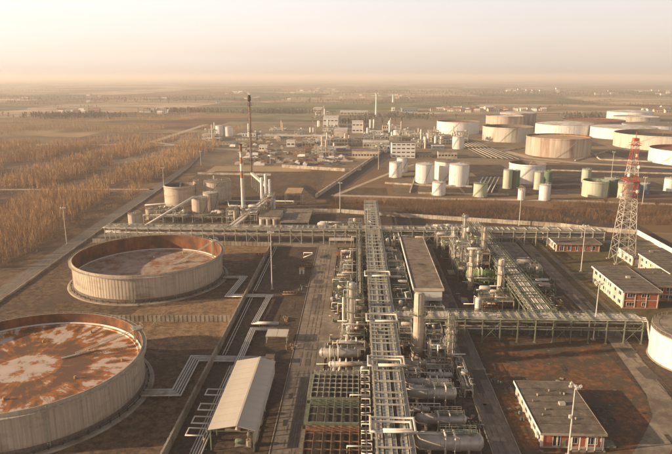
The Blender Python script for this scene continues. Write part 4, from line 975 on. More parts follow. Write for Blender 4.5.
def plant_frame(x0, x1, y0, y1, levels, label, seed, m='steel', deck=.6, vess=2, pipes=8, name='process_frame'):
    """open steel frame with decks, small vessels and pipework"""
    rr = random.Random(seed); t = thing(name, label, 'process frame', ((x0+x1)/2, (y0+y1)/2, 0)); ox, oy, _ = t.location
    nx = max(1, round((x1-x0)/4)); ny = max(1, round((y1-y0)/4.5)); H = levels[-1]
    cm = MB().box(-.16, .16, -.16, .16, 0, H+.2).mesh('column', m)
    for i in range(nx+1):
        for j in range(ny+1): inst(cm, 'column', t, (x0+(x1-x0)*i/nx-ox, y0+(y1-y0)*j/ny-oy, 0))
    bx = MB().box(0, x1-x0, -.11, .11, -.2, .2).mesh('beam', m); by = MB().box(-.11, .11, 0, y1-y0, -.18, .18).mesh('beam', m)
    for z in levels:
        for j in range(ny+1): inst(bx, 'beam', t, (x0-ox, y0+(y1-y0)*j/ny-oy, z))
        for i in range(nx+1): inst(by, 'beam', t, (x0+(x1-x0)*i/nx-ox, y0-oy, z+.01))
        b = MB(); any_ = False
        for i in range(nx):
            for j in range(ny):
                if rr.random() < deck:
                    any_ = True; b.box(x0+(x1-x0)*i/nx+.15, x0+(x1-x0)*(i+1)/nx-.15, y0+(y1-y0)*j/ny+.15, y0+(y1-y0)*(j+1)/ny-.15, z+.2, z+.27)
        if any_: b.build('deck', rr.choice((m, 'steel_green', 'dark_metal')), t)
        b = MB()
        for (ax, ay, ex, ey) in ((x0, y0, x1, y0), (x1, y0, x1, y1), (x0, y1, x1, y1), (x0, y0, x0, y1)):
            for h_ in (.7, 1.2): b.beam((ax, ay, z+h_), (ex, ey, z+h_), .07)
            L = math.hypot(ex-ax, ey-ay); k = int(L/1.5)+1
            for i in range(k+1): b.beam((ax+(ex-ax)*i/k, ay+(ey-ay)*i/k, z), (ax+(ex-ax)*i/k, ay+(ey-ay)*i/k, z+1.2), .06)
        b.build('handrail', m, t)
    for k in range(vess):
        r = rr.uniform(.5, 1.1); vx = rr.uniform(x0+1.2, x1-1.2); vy = rr.uniform(y0+1, y1-1); b = MB()
        if rr.random() < .5: b.cyl(vx, vy, .3, min(H+2, rr.uniform(3, H+2.5)), r, 12, dome=r*.5)
        else: z = rr.choice(levels)+.3+r; L = min(rr.uniform(1.5, 3), (x1-x0)/2-.5); b.hcyl((vx-L, vy, z), (vx+L, vy, z), r, 12)
        b.build('vessel', rr.choice(('vessel_silver', 'pipe_pale', 'tank_shell')), t)
    for k in range(pipes):
        x, y, z = rr.uniform(x0-.6, x1+.6), rr.uniform(y0-.6, y1+.6), rr.uniform(.5, 2); P = [(x, y, z)]
        for s in range(rr.randint(3, 7)):
            ax = rr.choice('xyzz')
            if ax == 'x': x = rr.uniform(x0-1, x1+1)
            elif ax == 'y': y = rr.uniform(y0-1, y1+1)
            else: z = rr.uniform(.5, H+1.6)
            if Vector(P[-1])-Vector((x, y, z)) != Vector((0, 0, 0)) and (Vector(P[-1])-Vector((x, y, z))).length > .7: P.append((x, y, z))
        if len(P) > 2: b = MB(); b.tube(P, rr.choice((.06, .08, .1, .13, .18, .24)), 6); b.build('pipe', rr.choice(('pipe_silver', 'pipe_pale', 'pipe_silver', 'pipe_rust')), t)
    b = MB(); ladder_mb(b, (x0-.4, y0+1, 0), (x0-.4, y0+1+.01, H+1), .5, int(H*2)); b.build('ladder', m, t)
    return t
def pump_skid(x, y, rz, label, group):
    pass

# coolers in front of the camera, left of the main rack
cooler(-12, .9, 148.6, 163.6, 6, 8, 6, 'air cooler with a pale grid frame, furthest of the three in line', 'steel')
cooler(-11.9, .9, 136.4, 146.8, 6, 6, 3, 'air cooler with rusty brown frame beams, middle of the three in line', 'steel_green')
cooler(-12.1, .9, 118, 134.6, 6, 6, 5, 'air cooler with rusty brown frame beams, nearest of the three in line', 'pipe_rust')
for k in range(11):
    y = 121+4.1*k; b = MB(); b.tube([(1.6, y, .3), (1.6, y, 5.6), (4.0, y, 5.6), (4.0, y+3, 5.6), (1.6, y+3, 5.6), (1.6, y+3, 1)], .16, 6); b.beam((2.8, y, 0), (2.8, y, 5.4), .2); b.beam((1.6, y, 3), (4, y, 3), .15)
    tag(b.build('pipe_loop', 'pipe_pale'), 'small white pipe loop in the row between the air coolers and the main rack', 'pipe', 'small pipe loops beside the coolers')
# drums east of the main rack
drum(15.2, 27.6, 156.7, 3.4, 1.95, 'large silver drum with a handrail, furthest of the three beside the yard road', plat=True)
drum(16.4, 28.4, 143.6, 3.0, 1.35, 'slimmer silver exchanger drum between the two large drums', plat=True)
drum(15.6, 30.2, 132.6, 3.6, 2.15, 'largest silver drum, nearest the camera beside the yard road', plat=True)
drum(15, 27, 164, 2.6, 1.1, 'thin silver drum behind the large drum with the handrail', 'pipe_silver')
drum(-11, 1, 181, 3.4, 1.5, 'long grey drum with round ends just beyond the grid-framed cooler', plat=False)
drum(-8, 2, 174.6, 2.6, .95, 'thin grey exchanger drum between the cooler and the long drum', 'pipe_silver')
drum(-6, 3, 189, 3.0, 1.3, 'short tan drum near the gravel apron', 'tank_shell')
drum(15, 22, 176, 2.6, 1.0, 'short drum at the foot of the tall bright column', 'tank_shell')
drum(22, 29, 169.5, 2.2, .8, 'short thin drum in front of the scaffolded column', 'pipe_silver')
drum(14, 20, 150, 2.0, .7, 'smallest exchanger tube between the large drums and the main rack', 'pipe_pale')
drum(-10.5, -3, 170.3, 2.0, .6, 'small tube exchanger with a dark end by the cooler', 'pipe_rust')
drum(14.5, 21, 218, 3.0, 1.0, 'short drum behind the cross rack beside the long flat building', 'tank_shell')
drum(50, 61, 262, 4.4, 1.7, 'horizontal green drum on a green steel frame', 'green_paint')
b = MB(); t = thing('sphere_vessel', 'small upright pear-shaped vessel with a thin neck by the cooler', 'pressure vessel', (-6.2, 166.8, 0))
b.lathe(-6.2, 166.8, [(.2, .8), (1.0, 1.3), (1.35, 2.3), (1.0, 3.3), (.3, 3.9), (.12, 4.2), (.12, 9)], 14); b.build('shell', 'vessel_silver', t)
b = MB()
for a in range(3): b.beam((-6.2+.9*math.cos(a*2.1), 166.8+.9*math.sin(a*2.1), 0), (-6.2+.9*math.cos(a*2.1), 166.8+.9*math.sin(a*2.1), 1.8), .18)
b.build('leg', 'steel', t, kind='stuff')
# columns
column_vessel(20.5, 186.5, 21.5, 1.75, 'thick bright cream column, tallest beside the main rack', 'tank_shell', (15,), pipes=1)
column_vessel(-1.4, 208, 17.5, 1.3, 'slim silver column with a crowded ring platform at its top', 'vessel_silver', (7, 12.5, 16), pipes=3)
column_vessel(-4.6, 208.5, 12, .45, 'thin pipe-like column standing against the slim silver column', 'pipe_pale', (), pipes=0)
column_vessel(30.2, 181, 17, .95, 'column wrapped in ring platforms beside the yard road', 'tank_shell', (3.5, 6, 8.5, 11, 13.5, 16), pipes=3)
column_vessel(50.8, 311, 13.5, .8, 'slim pale column at the far end of the middle yard', 'pipe_pale', (8, 12), pipes=2)
column_vessel(55.2, 305, 21, .55, 'thinnest tall column in the middle yard', 'pipe_silver', (9, 15, 20), pipes=2)
column_vessel(49.2, 252, 17.5, .95, 'tan column at the yard road side of the green framed drum', 'tank_shell', (6, 11, 15.5), pipes=3)
column_vessel(61.0, 284, 20, .95, 'tall cream column with platforms against the slanting pipe rack', 'tank_shell', (6, 10.5, 14, 18), pipes=3)
column_vessel(60.6, 247, 15, 1.05, 'dark tan column in front of the green framed drum', 'tank_brown', (9, 13), pipes=2)
column_vessel(56, 271, 12, .6, 'short slim column between the two tan columns', 'pipe_pale', (7, 11), pipes=2)
column_vessel(47.7, 226, 5.6, 1.25, 'short fat white vessel behind the cross rack', 'tank_white', (), lad=True, pipes=1)
column_vessel(7, 343, 8, 1.6, 'white tank-like column with a ring top behind the long rack', 'tank_white', (7,), pipes=2)
column_vessel(26.5, 203, 8, .8, 'short pale column rising through the cross rack', 'pipe_pale', (6,), pipes=2)
column_vessel(15.5, 302, 9, .6, 'slim pale vessel between the main rack and the flat building', 'pipe_pale', (6,), pipes=2)
column_vessel(-2.6, 196, 6, .8, 'short silver column at the gravel apron', 'vessel_silver', (4,), pipes=2)
# steel frames full of small equipment
FR = [(-9, -1.6, 224, 236, (3.2,), 'low green frame nearest the gravel apron, in the yard by the main rack', 'steel_green'),
 (-9, -1.6, 240, 250, (3, 6), 'two-level green frame with tan vessels in the yard by the main rack', 'steel_green'),
 (-8, -1.8, 255, 266, (2.6,), 'low rusty frame in the middle of the yard by the main rack', 'steel'),
 (-7, -1.8, 270, 284, (3.5, 6.5), 'pale frame with many pipes below the flat white canopy', 'steel'),
 (-7, -1.8, 288, 300, (3,), 'small low frame just in front of the flat white canopy', 'steel_green'),
 (-4, 3, 212, 219, (4, 8), 'green two-level frame right behind the slim silver column', 'steel_green'),
 (-5, 3, 197, 206, (2.6,), 'crowded pale frame round the foot of the slim silver column', 'steel'),
 (-10, 3, 183.5, 187.5, (3.6,), 'narrow frame of valves behind the long grey drum', 'steel'),
 (-5, 3.6, 165.5, 173, (3.2,), 'frame of pipes between the cooler and the main rack', 'steel'),
 (14, 21.5, 208, 216, (4, 7), 'green frame tucked behind the cross rack', 'steel_green'),
 (14.5, 21.5, 222, 234, (3.6, 6.5), 'dark green frame beside the near end of the flat building', 'steel_green'),
 (14.5, 21.5, 238, 252, (3, 6), 'green frame with a red box deck beside the flat building', 'steel_green'),
 (14.5, 21.5, 256, 268, (3.4, 6.8), 'pale two-level frame beside the middle of the flat building', 'steel'),
 (14.5, 21.5, 272, 288, (3.2, 5.5), 'long low green frame beside the flat building', 'steel_green'),
 (14.5, 21.5, 292, 300, (4,), 'small frame at the far end of the flat building', 'steel'),
 (14, 22, 305, 319, (3.5, 7), 'green frame just in front of the long rack', 'steel_green'),
 (24, 36, 314, 321, (4.5,), 'wide low frame between the flat building and long rack', 'steel_green'),
 (23.5, 29, 190, 197, (3.4, 6.5), 'pale square frame between the bright column and the column with rings', 'steel'),
 (14.4, 18.5, 187, 196, (4, 8), 'tall narrow frame between the main rack and the bright column', 'steel'),
 (24, 28.5, 180, 187, (3, 6), 'square pipe frame in front of the cross rack', 'steel'),
 (14.4, 19, 166, 172, (3,), 'low frame at the main rack behind the thin drum', 'steel'),
 (22, 30, 172, 177, (3,), 'low frame of pipes below the column with rings', 'steel'),
 (31.5, 33.8, 160, 178, (2.5,), 'narrow rail frame along the yard road', 'steel'),
 (24, 33, 209, 222, (4,), 'wide frame between the cross rack and the flat building', 'steel_green'),
 (43, 52, 315, 322, (4, 7), 'frame at the far end of the yard road', 'steel'),
 (44, 54, 296, 308, (4, 8), 'green frame at the foot of the thinnest column', 'steel_green'),
 (46, 54, 280, 291, (4, 8, 12), 'three-level pale frame in the heart of the middle yard', 'steel'),
 (55, 62, 288, 302, (4, 9, 13), 'three-level frame against the slanting pipe rack', 'steel_green'),
 (51, 62, 274, 280, (5, 10), 'frame of pipes just behind the green drum', 'steel'),
 (46, 50, 264, 274, (3, 7), 'narrow frame beside the yard road', 'steel_green'),
 (50, 62, 255.5, 259, (3,), 'green platform frame under the green drum', 'green_paint'),
 (49, 62, 228, 234, (4,), 'wide low pale frame behind the cross rack, beside the white vessel', 'steel'),
 (50, 60, 238, 244, (3,), 'low dark frame between the green drum and the cross rack', 'steel_green'),
 (56, 62.5, 306, 320, (5, 9), 'frame between the thinnest column and the slanting rack', 'steel'),
 (72, 83, 262, 275, (4, 6), 'green frame beyond the slanting rack, nearest the road', 'steel_green'),
 (72, 84, 246, 258, (3,), 'low green frame near the junction of the two racks', 'steel_green'),
 (72, 83, 278, 286, (4,), 'pale pipe frame just in front of the flat tan slab roof', 'steel'),
 (100, 128, 343, 348, (3.5,), 'low green frame behind the far brick building', 'steel_green'),
 (-22, -8, 343, 350, (4,), 'frame behind the long rack near the mast', 'steel_green'),
 (-4, 3, 338, 348, (5, 8), 'pale frame at the far end of the main rack', 'steel'),
 (18, 34, 335, 343, (4,), 'low frame behind the long rack, east of the main rack', 'steel_green'),
 (40, 60, 336, 344, (3.5, 6), 'frame behind the long rack at the far end of the yard road', 'steel'),
 (-132, -118, 384, 400, (3, 5), 'dense pipe frame beside the small tan vessels by the plant road', 'steel'),
 (-118, -111, 376, 388, (3.5,), 'pipe frame under the inclined pipe', 'steel'),
 (-96, -86, 378, 392, (3,), 'low frame between the short tan tanks and the striped chimney', 'pipe_rust'),
 (-81, -76, 368, 380, (4, 9), 'tall frame at the foot of the striped chimney', 'steel'),
 (-70, -62, 366, 392, (3, 7), 'long sloping stack of ducts east of the striped chimney', 'steel'),
 (-64, -57, 396, 418, (5, 10), 'tall pale frame in the ruined furnace block', 'steel')]
for k, (x0, x1, y0, y1, lv, lb, m) in enumerate(FR):
    A = (x1-x0)*(y1-y0)
    plant_frame(x0, x1, y0, y1, lv, lb, 100+k, m, deck=R.choice((.3, .5, .7)), vess=1+int(A/45), pipes=14+int(A/6))
# small loose vessels and pumps scattered in the yards
PU = MB(); PU.box(-1.1, 1.1, -.5, .5, 0, .3); pum = PU.mesh('base', 'concrete')
PM = MB(); PM.hcyl((-.9, 0, .75), (.1, 0, .75), .38, 10); PM.hcyl((.4, 0, .7), (.8, 0, .7), .3, 8); PM.beam((.1, 0, .7), (.4, 0, .7), .12); pmm = PM.mesh('motor', 'steel_green')
PP = MB(); PP.tube([(.6, 0, .7), (.6, 0, 2.2), (.6, 1.6, 2.2)], .13, 6); PP.tube([(.9, 0, .7), (1.8, 0, .7), (1.8, 0, .2)], .13, 6); ppm = PP.mesh('pipe', 'pipe_pale')
spots = [(x, y) for (x, y) in [(R.uniform(-9, -1), R.uniform(170, 318)) for _ in range(26)]+[(R.uniform(14, 21), R.uniform(166, 318)) for _ in range(22)]+[(R.uniform(43, 61), R.uniform(212, 320)) for _ in range(26)]+[(R.uniform(21, 33), R.uniform(128, 200)) for _ in range(16)]+[(R.uniform(72, 84), R.uniform(210, 284)) for _ in range(14)]]
for k, (x, y) in enumerate(spots):
    t = thing('pump', 'small pump with motor and pale pipe standing between the process frames', 'pump', (x, y, .06), 'small pumps between the process frames')
    t.rotation_euler = (0, 0, R.choice((0, 1.5708, 3.1416, -1.5708)))
    inst(pum, 'base', t, (0, 0, 0)); inst(pmm, 'motor', t, (0, 0, 0)); inst(ppm, 'pipe', t, (0, 0, 0))
# low cross pipes linking yards and the main rack
for k in range(34):
    y = 126+k*5.9+R.uniform(-1, 1); side = k % 2; z = R.uniform(2.5, 6.8); b = MB()
    if side: P = [(13.5, y, z), (13.5+R.uniform(5, 9), y, z)]; P += [(P[-1][0], y, .5)]
    else: P = [(3.9, y, z), (-R.uniform(1, 8), y, z)]; P += [(P[-1][0], y, .5), (P[-1][0], y+2, .5)]
    b.tube(P, R.choice((.13, .18, .22)), 6)
    tag(b.build('branch_pipe', R.choice(('pipe_silver', 'pipe_pale'))), 'branch pipe leaving the main rack on its %s side and dropping to the ground' % ('east' if side else 'west'), 'pipe', 'branch pipes off the %s side of the main rack' % ('east' if side else 'west'))
bx = [(16, 262, 2.2, 3.6, 2.4, 'red_paint', 'rusty red equipment cabin beside the flat building'), (-9, 303, 3, 3, 2.5, 'orange_red', 'small orange cabin near the flat white canopy'),
      (-25.5, 272, 2.2, 2.6, 2.4, 'tank_white', 'small white cabin on the gravel strip by the road'), (-27.6, 180, 2.6, 2.6, 2.2, 'tank_shell', 'small grey cabin at the end of the zigzag pipes'),
      (44.5, 238, 3, 6, .6, 'concrete', 'low concrete slab beside the yard road'), (44.8, 275, 3.5, 7, .5, 'concrete', 'longer concrete slab beside the yard road'), (63, 138, 4, 3, .5, 'steel_green', 'green metal hatch on the ground beside the low brick building')]
for x, y, w, d, h, m, lb in bx:
    t = thing('cabin' if h > 1 else 'slab', lb, 'cabin' if h > 1 else 'slab', (x, y, 0))
    MB().box(x-w/2, x+w/2, y-d/2, y+d/2, .06, h).build('body', m, t)
    if h > 1:
        MB().box(x-w/2-.2, x+w/2+.2, y-d/2-.2, y+d/2+.2, h, h+.15).build('roof', 'grey_roof', t)
        MB().box(x-.45, x+.45, y-d/2-.05, y-d/2, .1, 2.0).build('door', 'steel_green', t)
    else: MB().box(x-w/2+.3, x+w/2-.3, y-d/2+.3, y+d/2-.3, h, h+.08).build('lid', m, t)

# ------------------------------------------------------------------ buildings
def window(parent, face, u0, u1, z0, z1, at, frame='white_paint', mull=1):
    """face 's' (looks to -Y at y=at, u is x) or 'w' (looks to -X at x=at, u is y)"""
    b = MB(); w = .1
    def bx_(b, a0, a1, c0, c1, d0, d1):
        if face == 's': b.box(a0, a1, at-d1, at-d0, c0, c1)
        else: b.box(at-d1, at-d0, a0, a1, c0, c1)
    bx_(b, u0, u1, z1-w, z1, -.05, .07); bx_(b, u0, u1, z0, z0+w, -.05, .07); bx_(b, u0, u0+w, z0+w, z1-w, -.05, .07); bx_(b, u1-w, u1, z0+w, z1-w, -.05, .07)
    for k in range(mull): c = u0+(u1-u0)*(k+1)/(mull+1); bx_(b, c-.04, c+.04, z0+w, z1-w, -.05, .05)
    f = b.build('window', frame, parent); g = MB(); bx_(g, u0+w, u1-w, z0+w, z1-w, .01, .025); g.build('pane', 'glass', f)
    return f
def brick_building(label, x0, x1, y0, y1, h, over, wins_s, wins_w, fascia=.5, west='cream_wall', roof='grey_roof', vents=8, pil=True, south='brick'):
    t = thing('brick_building', label, 'building', ((x0+x1)/2, (y0+y1)/2, 0)); rr = random.Random(int(x0*7+y0))
    MB().box(x0, x0+.3, y0+.3, y1, 0, h).build('wall', west, t)
    MB().box(x0, x1, y0, y0+.3, 0, h).build('wall', south, t)
    MB().box(x1-.3, x1, y0+.3, y1, 0, h).build('wall', south, t); MB().box(x0+.3, x1-.3, y1-.3, y1, 0, h).build('wall', south, t)
    MB().box(x0-over, x1+over, y0-over, y1+over, h, h+fascia-.1).build('roof', roof, t)
    MB().box(x0-over-.12, x0-over, y0-over-.12, y1+over+.12, h-.12, h+fascia+.06).build('fascia', 'white_paint', t)
    b = MB(); b.box(x0-over, x1+over, y0-over-.12, y0-over, h-.12, h+fascia); b.box(x1+over, x1+over+.12, y0-over-.12, y1+over, h-.12, h+fascia); b.box(x0-over, x1+over+.12, y1+over, y1+over+.12, h-.12, h+fascia); b.build('fascia', 'concrete', t)
    MB().box(x0-.3, x1+.3, y0-.3, y0-.002, 0, .35).build('plinth', 'concrete', t)
    for (u0, u1, z0, z1, *mm) in wins_s: window(t, 's', u0, u1, z0, z1, y0-.002, 'white_paint', *(mm or [1]))
    for (u0, u1, z0, z1) in wins_w: window(t, 'w', u0, u1, z0, z1, x0-.002, 'white_paint')
    if pil:
        n = max(2, int((y1-y0)/4))
        pm = MB().box(-.3, .02, -.22, .22, 0, h-.13).mesh('pilaster', 'white_paint')
        for k in range(n+1): inst(pm, 'pilaster', t, (x0-.01-t.location[0], y0+.25+(y1-y0-.5)*k/n-t.location[1], 0))
    for k in range(vents):
        vx, vy = rr.uniform(x0+1.5, x1-1.5), rr.uniform(y0+2, y1-2); b = MB(); b.cyl(vx, vy, h+fascia-.12, h+fascia+.3, .2, 8); b.cyl(vx, vy, h+fascia+.3, h+fascia+.5, .34, 8, .15); b.build('roof_vent', rr.choice(('concrete_pale', 'tan_roof', 'pipe_rust')), t)
    n = max(2, int((x1-x0)/3.6)); pm = MB().box(-.14, .14, -.16, 0, 0, h-.13).mesh('pilaster', 'cream_wall')
    for k in range(n+1): inst(pm, 'pilaster', t, (x0+.15+(x1-x0-.3)*k/n-t.location[0], y0-.003-t.location[1], 0))
    if h > 6: MB().box(x0+.3, x1-.3, y0-.09, y0-.004, h*.5-.25, h*.5).build('string_course', 'cream_wall', t)
    b = MB(); b.tube([(x1+.12, y0-.12, h), (x1+.12, y0-.12, .2)], .07, 6); b.build('downpipe', 'pipe_dull', t)
    MB().box(x0+(x1-x0)*.55, x0+(x1-x0)*.55+1.6, (y0+y1)/2, (y0+y1)/2+1.2, h+fascia-.12, h+fascia+.6).build('roof_unit', 'steel', t)
    b = MB(); n = int((y1-y0)/3.2)
    for k in range(1, n): yy = y0+(y1-y0)*k/n; b.box(x0-over+.1, x1+over-.1, yy-.05, yy+.05, h+fascia-.1, h+fascia-.04)
    b.build('roof_seam', 'dark_metal', t, kind='stuff')
    return t
tA = brick_building('low brick building with wide flat grey roof, nearest the camera on the rust ground', 46.6, 61.2, 136.4, 161.4, 4.0, .8,
    [(49.2, 51.1, .4, 3.4, 1), (53.6, 55.4, 1.2, 3.0, 1), (57.6, 60.2, 1.0, 3.2, 2)], [(138+3.9*k, 140.4+3.9*k, 1.0, 3.2) for k in range(6)], vents=9)
b = MB()
for k in range(5): b.box(53.2+1.9*k, 53.4+1.9*k, 134.6, 134.8, 0, 3.95)
b.build('porch_post', 'white_paint', tA, kind='stuff')
b = MB(); b.box(53.2, 61.6, 134.6, 136.1, .05, .5); b.build('porch_floor', 'concrete', tA)
b = MB(); b.beam((53.2, 134.65, 1.4), (61.2, 134.65, 1.4), .08); b.beam((53.2, 134.65, .95), (61.2, 134.65, .95), .06); b.build('porch_rail', 'white_paint', tA)
MB().box(51.5, 52.5, 136.3, 136.37, .1, 2.3).build('door', 'steel_green', tA)
brick_building('two-storey brick office with cream west front under the lattice tower', 106.2, 119.8, 232.4, 263.6, 7.0, .9,
    [(107.6, 110.8, 1.0, 2.6, 2), (107.6, 110.8, 4.6, 6.2, 2), (113.6, 115.2, 1.0, 2.6), (113.2, 116.4, 4.6, 6.2, 2)], [(234.5+5.0*k, 237.6+5.0*k, z, z+1.7) for k in range(6) for z in (1.0, 4.5)], vents=0)
brick_building('recessed brick wing with dark windows beside the two-storey office', 121.0, 150, 241, 263, 6.4, .9,
    [(122.6+4.4*k, 125.8+4.4*k, z, z+1.7, 2) for k in range(6) for z in (1.0, 4.2)], [], vents=3, pil=False)
brick_building('single-storey brick building at the far end beyond the footpath', 105.4, 127.6, 313.4, 337.6, 4.2, .9,
    [(107, 109, .5, 3.2), (111, 113.2, .8, 3.2), (115.4, 117.4, .8, 3.2), (119.4, 121.2, .8, 3.2), (123, 125.6, .8, 3.2)], [(315.5+4.4*k, 318.4+4.4*k, 1.0, 3.3) for k in range(5)], vents=5)
brick_building('cream two-storey building with a dark roof behind the parked cars', 136.2, 160, 256.5, 286, 6.6, .6, [(138+4*k, 140.4+4*k, 4, 5.6) for k in range(5)], [(259+4.6*k, 261.4+4.6*k, z, z+1.6) for k in range(6) for z in (1.2, 4.2)], vents=7, south='cream_wall')
brick_building('low white flat-roofed shed in the corner of the white boundary wall', 134.6, 156, 289.5, 306, 4.2, .4, [(137+4*k, 138.6+4*k, 1, 3) for k in range(4)], [(291+4.6*k, 293+4.6*k, .9, 3) for k in range(3)], vents=0, west='white_paint', south='concrete', roof='tan_roof')

# long flat building
t = thing('flat_building', 'long flat-roofed building with white edge beside the main rack', 'building', (28.8, 270, 0))
x0, x1, y0, y1 = 22.9, 34.6, 230.2, 310
for k in range(4): a = y0+(y1-y0)*k/4; MB().box(x0, x1, a+.12, a+(y1-y0)/4-.12, 7.5, 8.0-.02*(k % 2)).build('roof_panel', 'tan_roof', t)
MB().box(x0-.3, x0, y0-.3, y1+.3, 7.2, 8.3).build('fascia', 'white_paint', t)
MB().box(x0, x1+.3, y0-.3, y0, 7.2, 8.2).build('fascia', 'cream_wall', t); MB().box(x1, x1+.3, y0, y1+.3, 7.2, 8.15).build('fascia', 'concrete_pale', t)
MB().box(x0+.4, x1-.4, y0+.1, y0+.4, 3.0, 7.2).build('wall', 'white_paint', t); MB().box(x0+.4, x0+.7, y0+.6, y1-.3, 3.0, 7.2).build('wall', 'cream_wall', t); MB().box(x1-.7, x1-.4, y0+.6, y1-.3, 3, 7.2).build('wall', 'cream_wall', t)
MB().box(x0+.4, x1-.4, y0+.3, y1, 2.7, 2.98).build('floor_slab', 'concrete', t)
cm = MB().box(-.2, .2, -.2, .2, 0, 2.7).mesh('column', 'steel')
for k in range(14):
    for xx in (x0+.7, (x0+x1)/2, x1-.7): inst(cm, 'column', t, (xx-28.8, y0+.6+(y1-y0-1.2)*k/13-270, 0))
for k in range(12): window(t, 'w', 233+6.3*k, 236+6.3*k, 4.4, 6.2, x0+.398)
b = MB()
for k in range(1, 40): yy = y0+2*k; b.box(x0+.1, x1-.1, yy-.04, yy+.04, 8.0, 8.04)
b.build('roof_seam', 'grey_roof', t, kind='stuff')

# open shed with cream roof
t = thing('open_shed', 'open steel shed with cream gable roof beside the bund wall', 'shed', (-30, 150, 0))
x0, x1, y0, y1, rx = -35.6, -24.6, 131.5, 169, -28.9
n = 12
for s, (xa, za, xb, zb) in enumerate(((x0-.4, 6.0, rx, 7.3), (rx, 7.3, x1+.4, 6.0))):
    b = MB(); L = (y1-y0)/n-.06
    b.v = [(0, 0, 0), (xb-xa, 0, zb-za), (xb-xa, L, zb-za), (0, L, 0), (0, 0, .1), (xb-xa, 0, zb-za+.1), (xb-xa, L, zb-za+.1), (0, L, .1)]
    b.f = [(0, 3, 2, 1), (4, 5, 6, 7), (0, 1, 5, 4), (1, 2, 6, 5), (2, 3, 7, 6), (3, 0, 4, 7)]; b.sm = [False]*6; b.mi = [0]*6
    me = b.mesh('roof_sheet', 'cream_roof')
    for k in range(n): inst(me, 'roof_sheet', t, (xa+30, y0+(y1-y0)*k/n-150, za))
MB().box(rx-.25, rx+.25, y0-.1, y1+.1, 7.36, 7.5).build('ridge_cap', 'cream_roof', t)
cm = MB().box(-.16, .16, -.16, .16, 0, 6).mesh('column', 'steel_green')
for k in range(7):
    for xx in (x0+.2, x1-.2): inst(cm, 'column', t, (xx+30, y0+.3+(y1-y0-.6)*k/6-150, 0))
b = MB()
for k in range(7):
    yy = y0+.3+(y1-y0-.6)*k/6; b.beam((x0, yy, 5.8), (rx, yy, 7.15), .2); b.beam((rx, yy, 7.15), (x1, yy, 5.8), .2); b.beam((x0, yy, 5.7), (x1, yy, 5.7), .14)
b.build('truss', 'steel_green', t)
for k in range(9): MB().box(x1-.02, x1+.08, y0+.3+4.1*k, y0+4.34+4.1*k, 2.2, 5.9).build('wall_sheet', 'tank_white', t)
b = MB(); b.box(x0, x1, y0, y1, .06, .3); b.build('floor_slab', 'paving', t)  # dark floor colour stands in for the shade under the shed roof
for k in range(5):
    u = thing('pump_set', ('pump set visible in the mouth of the open shed', 'second pump set inside the open shed', 'third pump set inside the open shed', 'fourth pump set inside the open shed', 'pump set deepest inside the open shed')[k], 'pump', (-30+((-1)**k)*2, 134+7*k, .3))
    xx, yy = u.location[0], u.location[1]
    b = MB(); b.hcyl((xx-1.6, yy, 1.5), (xx+.4, yy, 1.5), .7, 12); b.build('motor', 'steel_green', u)
    b = MB(); b.cyl(xx+1.4, yy, .4, 2.0, .7, 10); b.build('casing', 'tank_shell', u)
    b = MB(); b.tube([(xx+1.4, yy, 1.9), (xx+1.4, yy, 3.4), (xx+1.4, yy+3, 3.4)], .2, 6); b.build('pipe', 'pipe_silver', u)
    MB().box(xx-1.9, xx+2.2, yy-.7, yy+.7, .3, .55).build('base', 'concrete', u)
def canopy(label, x0, x1, y0, y1, h, m, legs=True, seams=3):
    t = thing('canopy', label, 'canopy', ((x0+x1)/2, (y0+y1)/2, 0)); n = seams
    for k in range(n): MB().box(x0+(x1-x0)*k/n+.05, x0+(x1-x0)*(k+1)/n-.05, y0, y1, h, h+.25+.02*(k % 2)).build('roof_sheet', m, t)
    cm = MB().box(-.14, .14, -.14, .14, 0, h).mesh('post', 'steel')
    for xx in (x0+.3, x1-.3):
        for k in range(3): inst(cm, 'post', t, (xx-t.location[0], y0+.3+(y1-y0-.6)*k/2-t.location[1], 0))
    b = MB()
    for k in range(3): yy = y0+.3+(y1-y0-.6)*k/2; b.beam((x0, yy, h-.12), (x1, yy, h-.12), .22)
    b.build('beam', 'steel', t)
    return t
canopy('flat white canopy in front of the long rack, left of the main rack', -15, -1.4, 316.5, 322, 4, 'cream_roof', seams=4)
canopy('small flat cream roof standing alone on the gravel strip', -31.2, -23.6, 194.5, 200.5, 2.6, 'cream_roof', seams=2)
canopy('flat tan slab roof between the slanting rack and the road', 71, 84.5, 289, 316, 4, 'tan_roof', seams=5)
canopy('tan flat roof behind the long rack, beside the main road', -46.5, -29, 357, 396, 4, 'tan_roof', seams=3)
canopy('tilted looking orange roof in the furnace block', -52, -40, 430, 452, 8, 'rusty_roof', seams=3)
# furnace block beyond the long rack
t = thing('furnace_block', 'pale concrete block with two orange drums behind the long rack', 'building', (-55, 368, 0))
MB().box(-60, -47, 362, 380, 0, 6.5).build('wall', 'concrete_pale', t); MB().box(-60.3, -46.7, 361.7, 380.3, 6.5, 6.9).build('roof', 'grey_roof', t)
for xx in (-58, -54, -50): b = MB(); b.cyl(xx, 360.4, 0, 5.4, 1.4, 14); b.build('drum', 'tank_ochre' if xx < -52 else 'tank_brown', t)
for k, (x, y, h, r, lb) in enumerate(((-67.5, 424, 20, 1.1, 'first of the three pale exhaust stacks in the furnace block'), (-64.6, 424, 22.5, 1.1, 'tallest of the three pale exhaust stacks in the furnace block'), (-61.8, 424, 19, 1.0, 'thin end stack of the three in the furnace block'), (-57, 404, 9, 1.3, 'short cream stack in the furnace block'), (-76.5, 372, 8, 1.1, 'cream bottle-shaped vessel at the foot of the chimney'))):
    column_vessel(x, y, h, r, lb, 'tank_white' if k < 4 else 'tank_shell', (), lad=False, pipes=0, name='exhaust_stack')
t = thing('sloping_duct', 'pale sloping duct on legs running to the foot of the flare stack', 'duct', (-80, 480, 0))
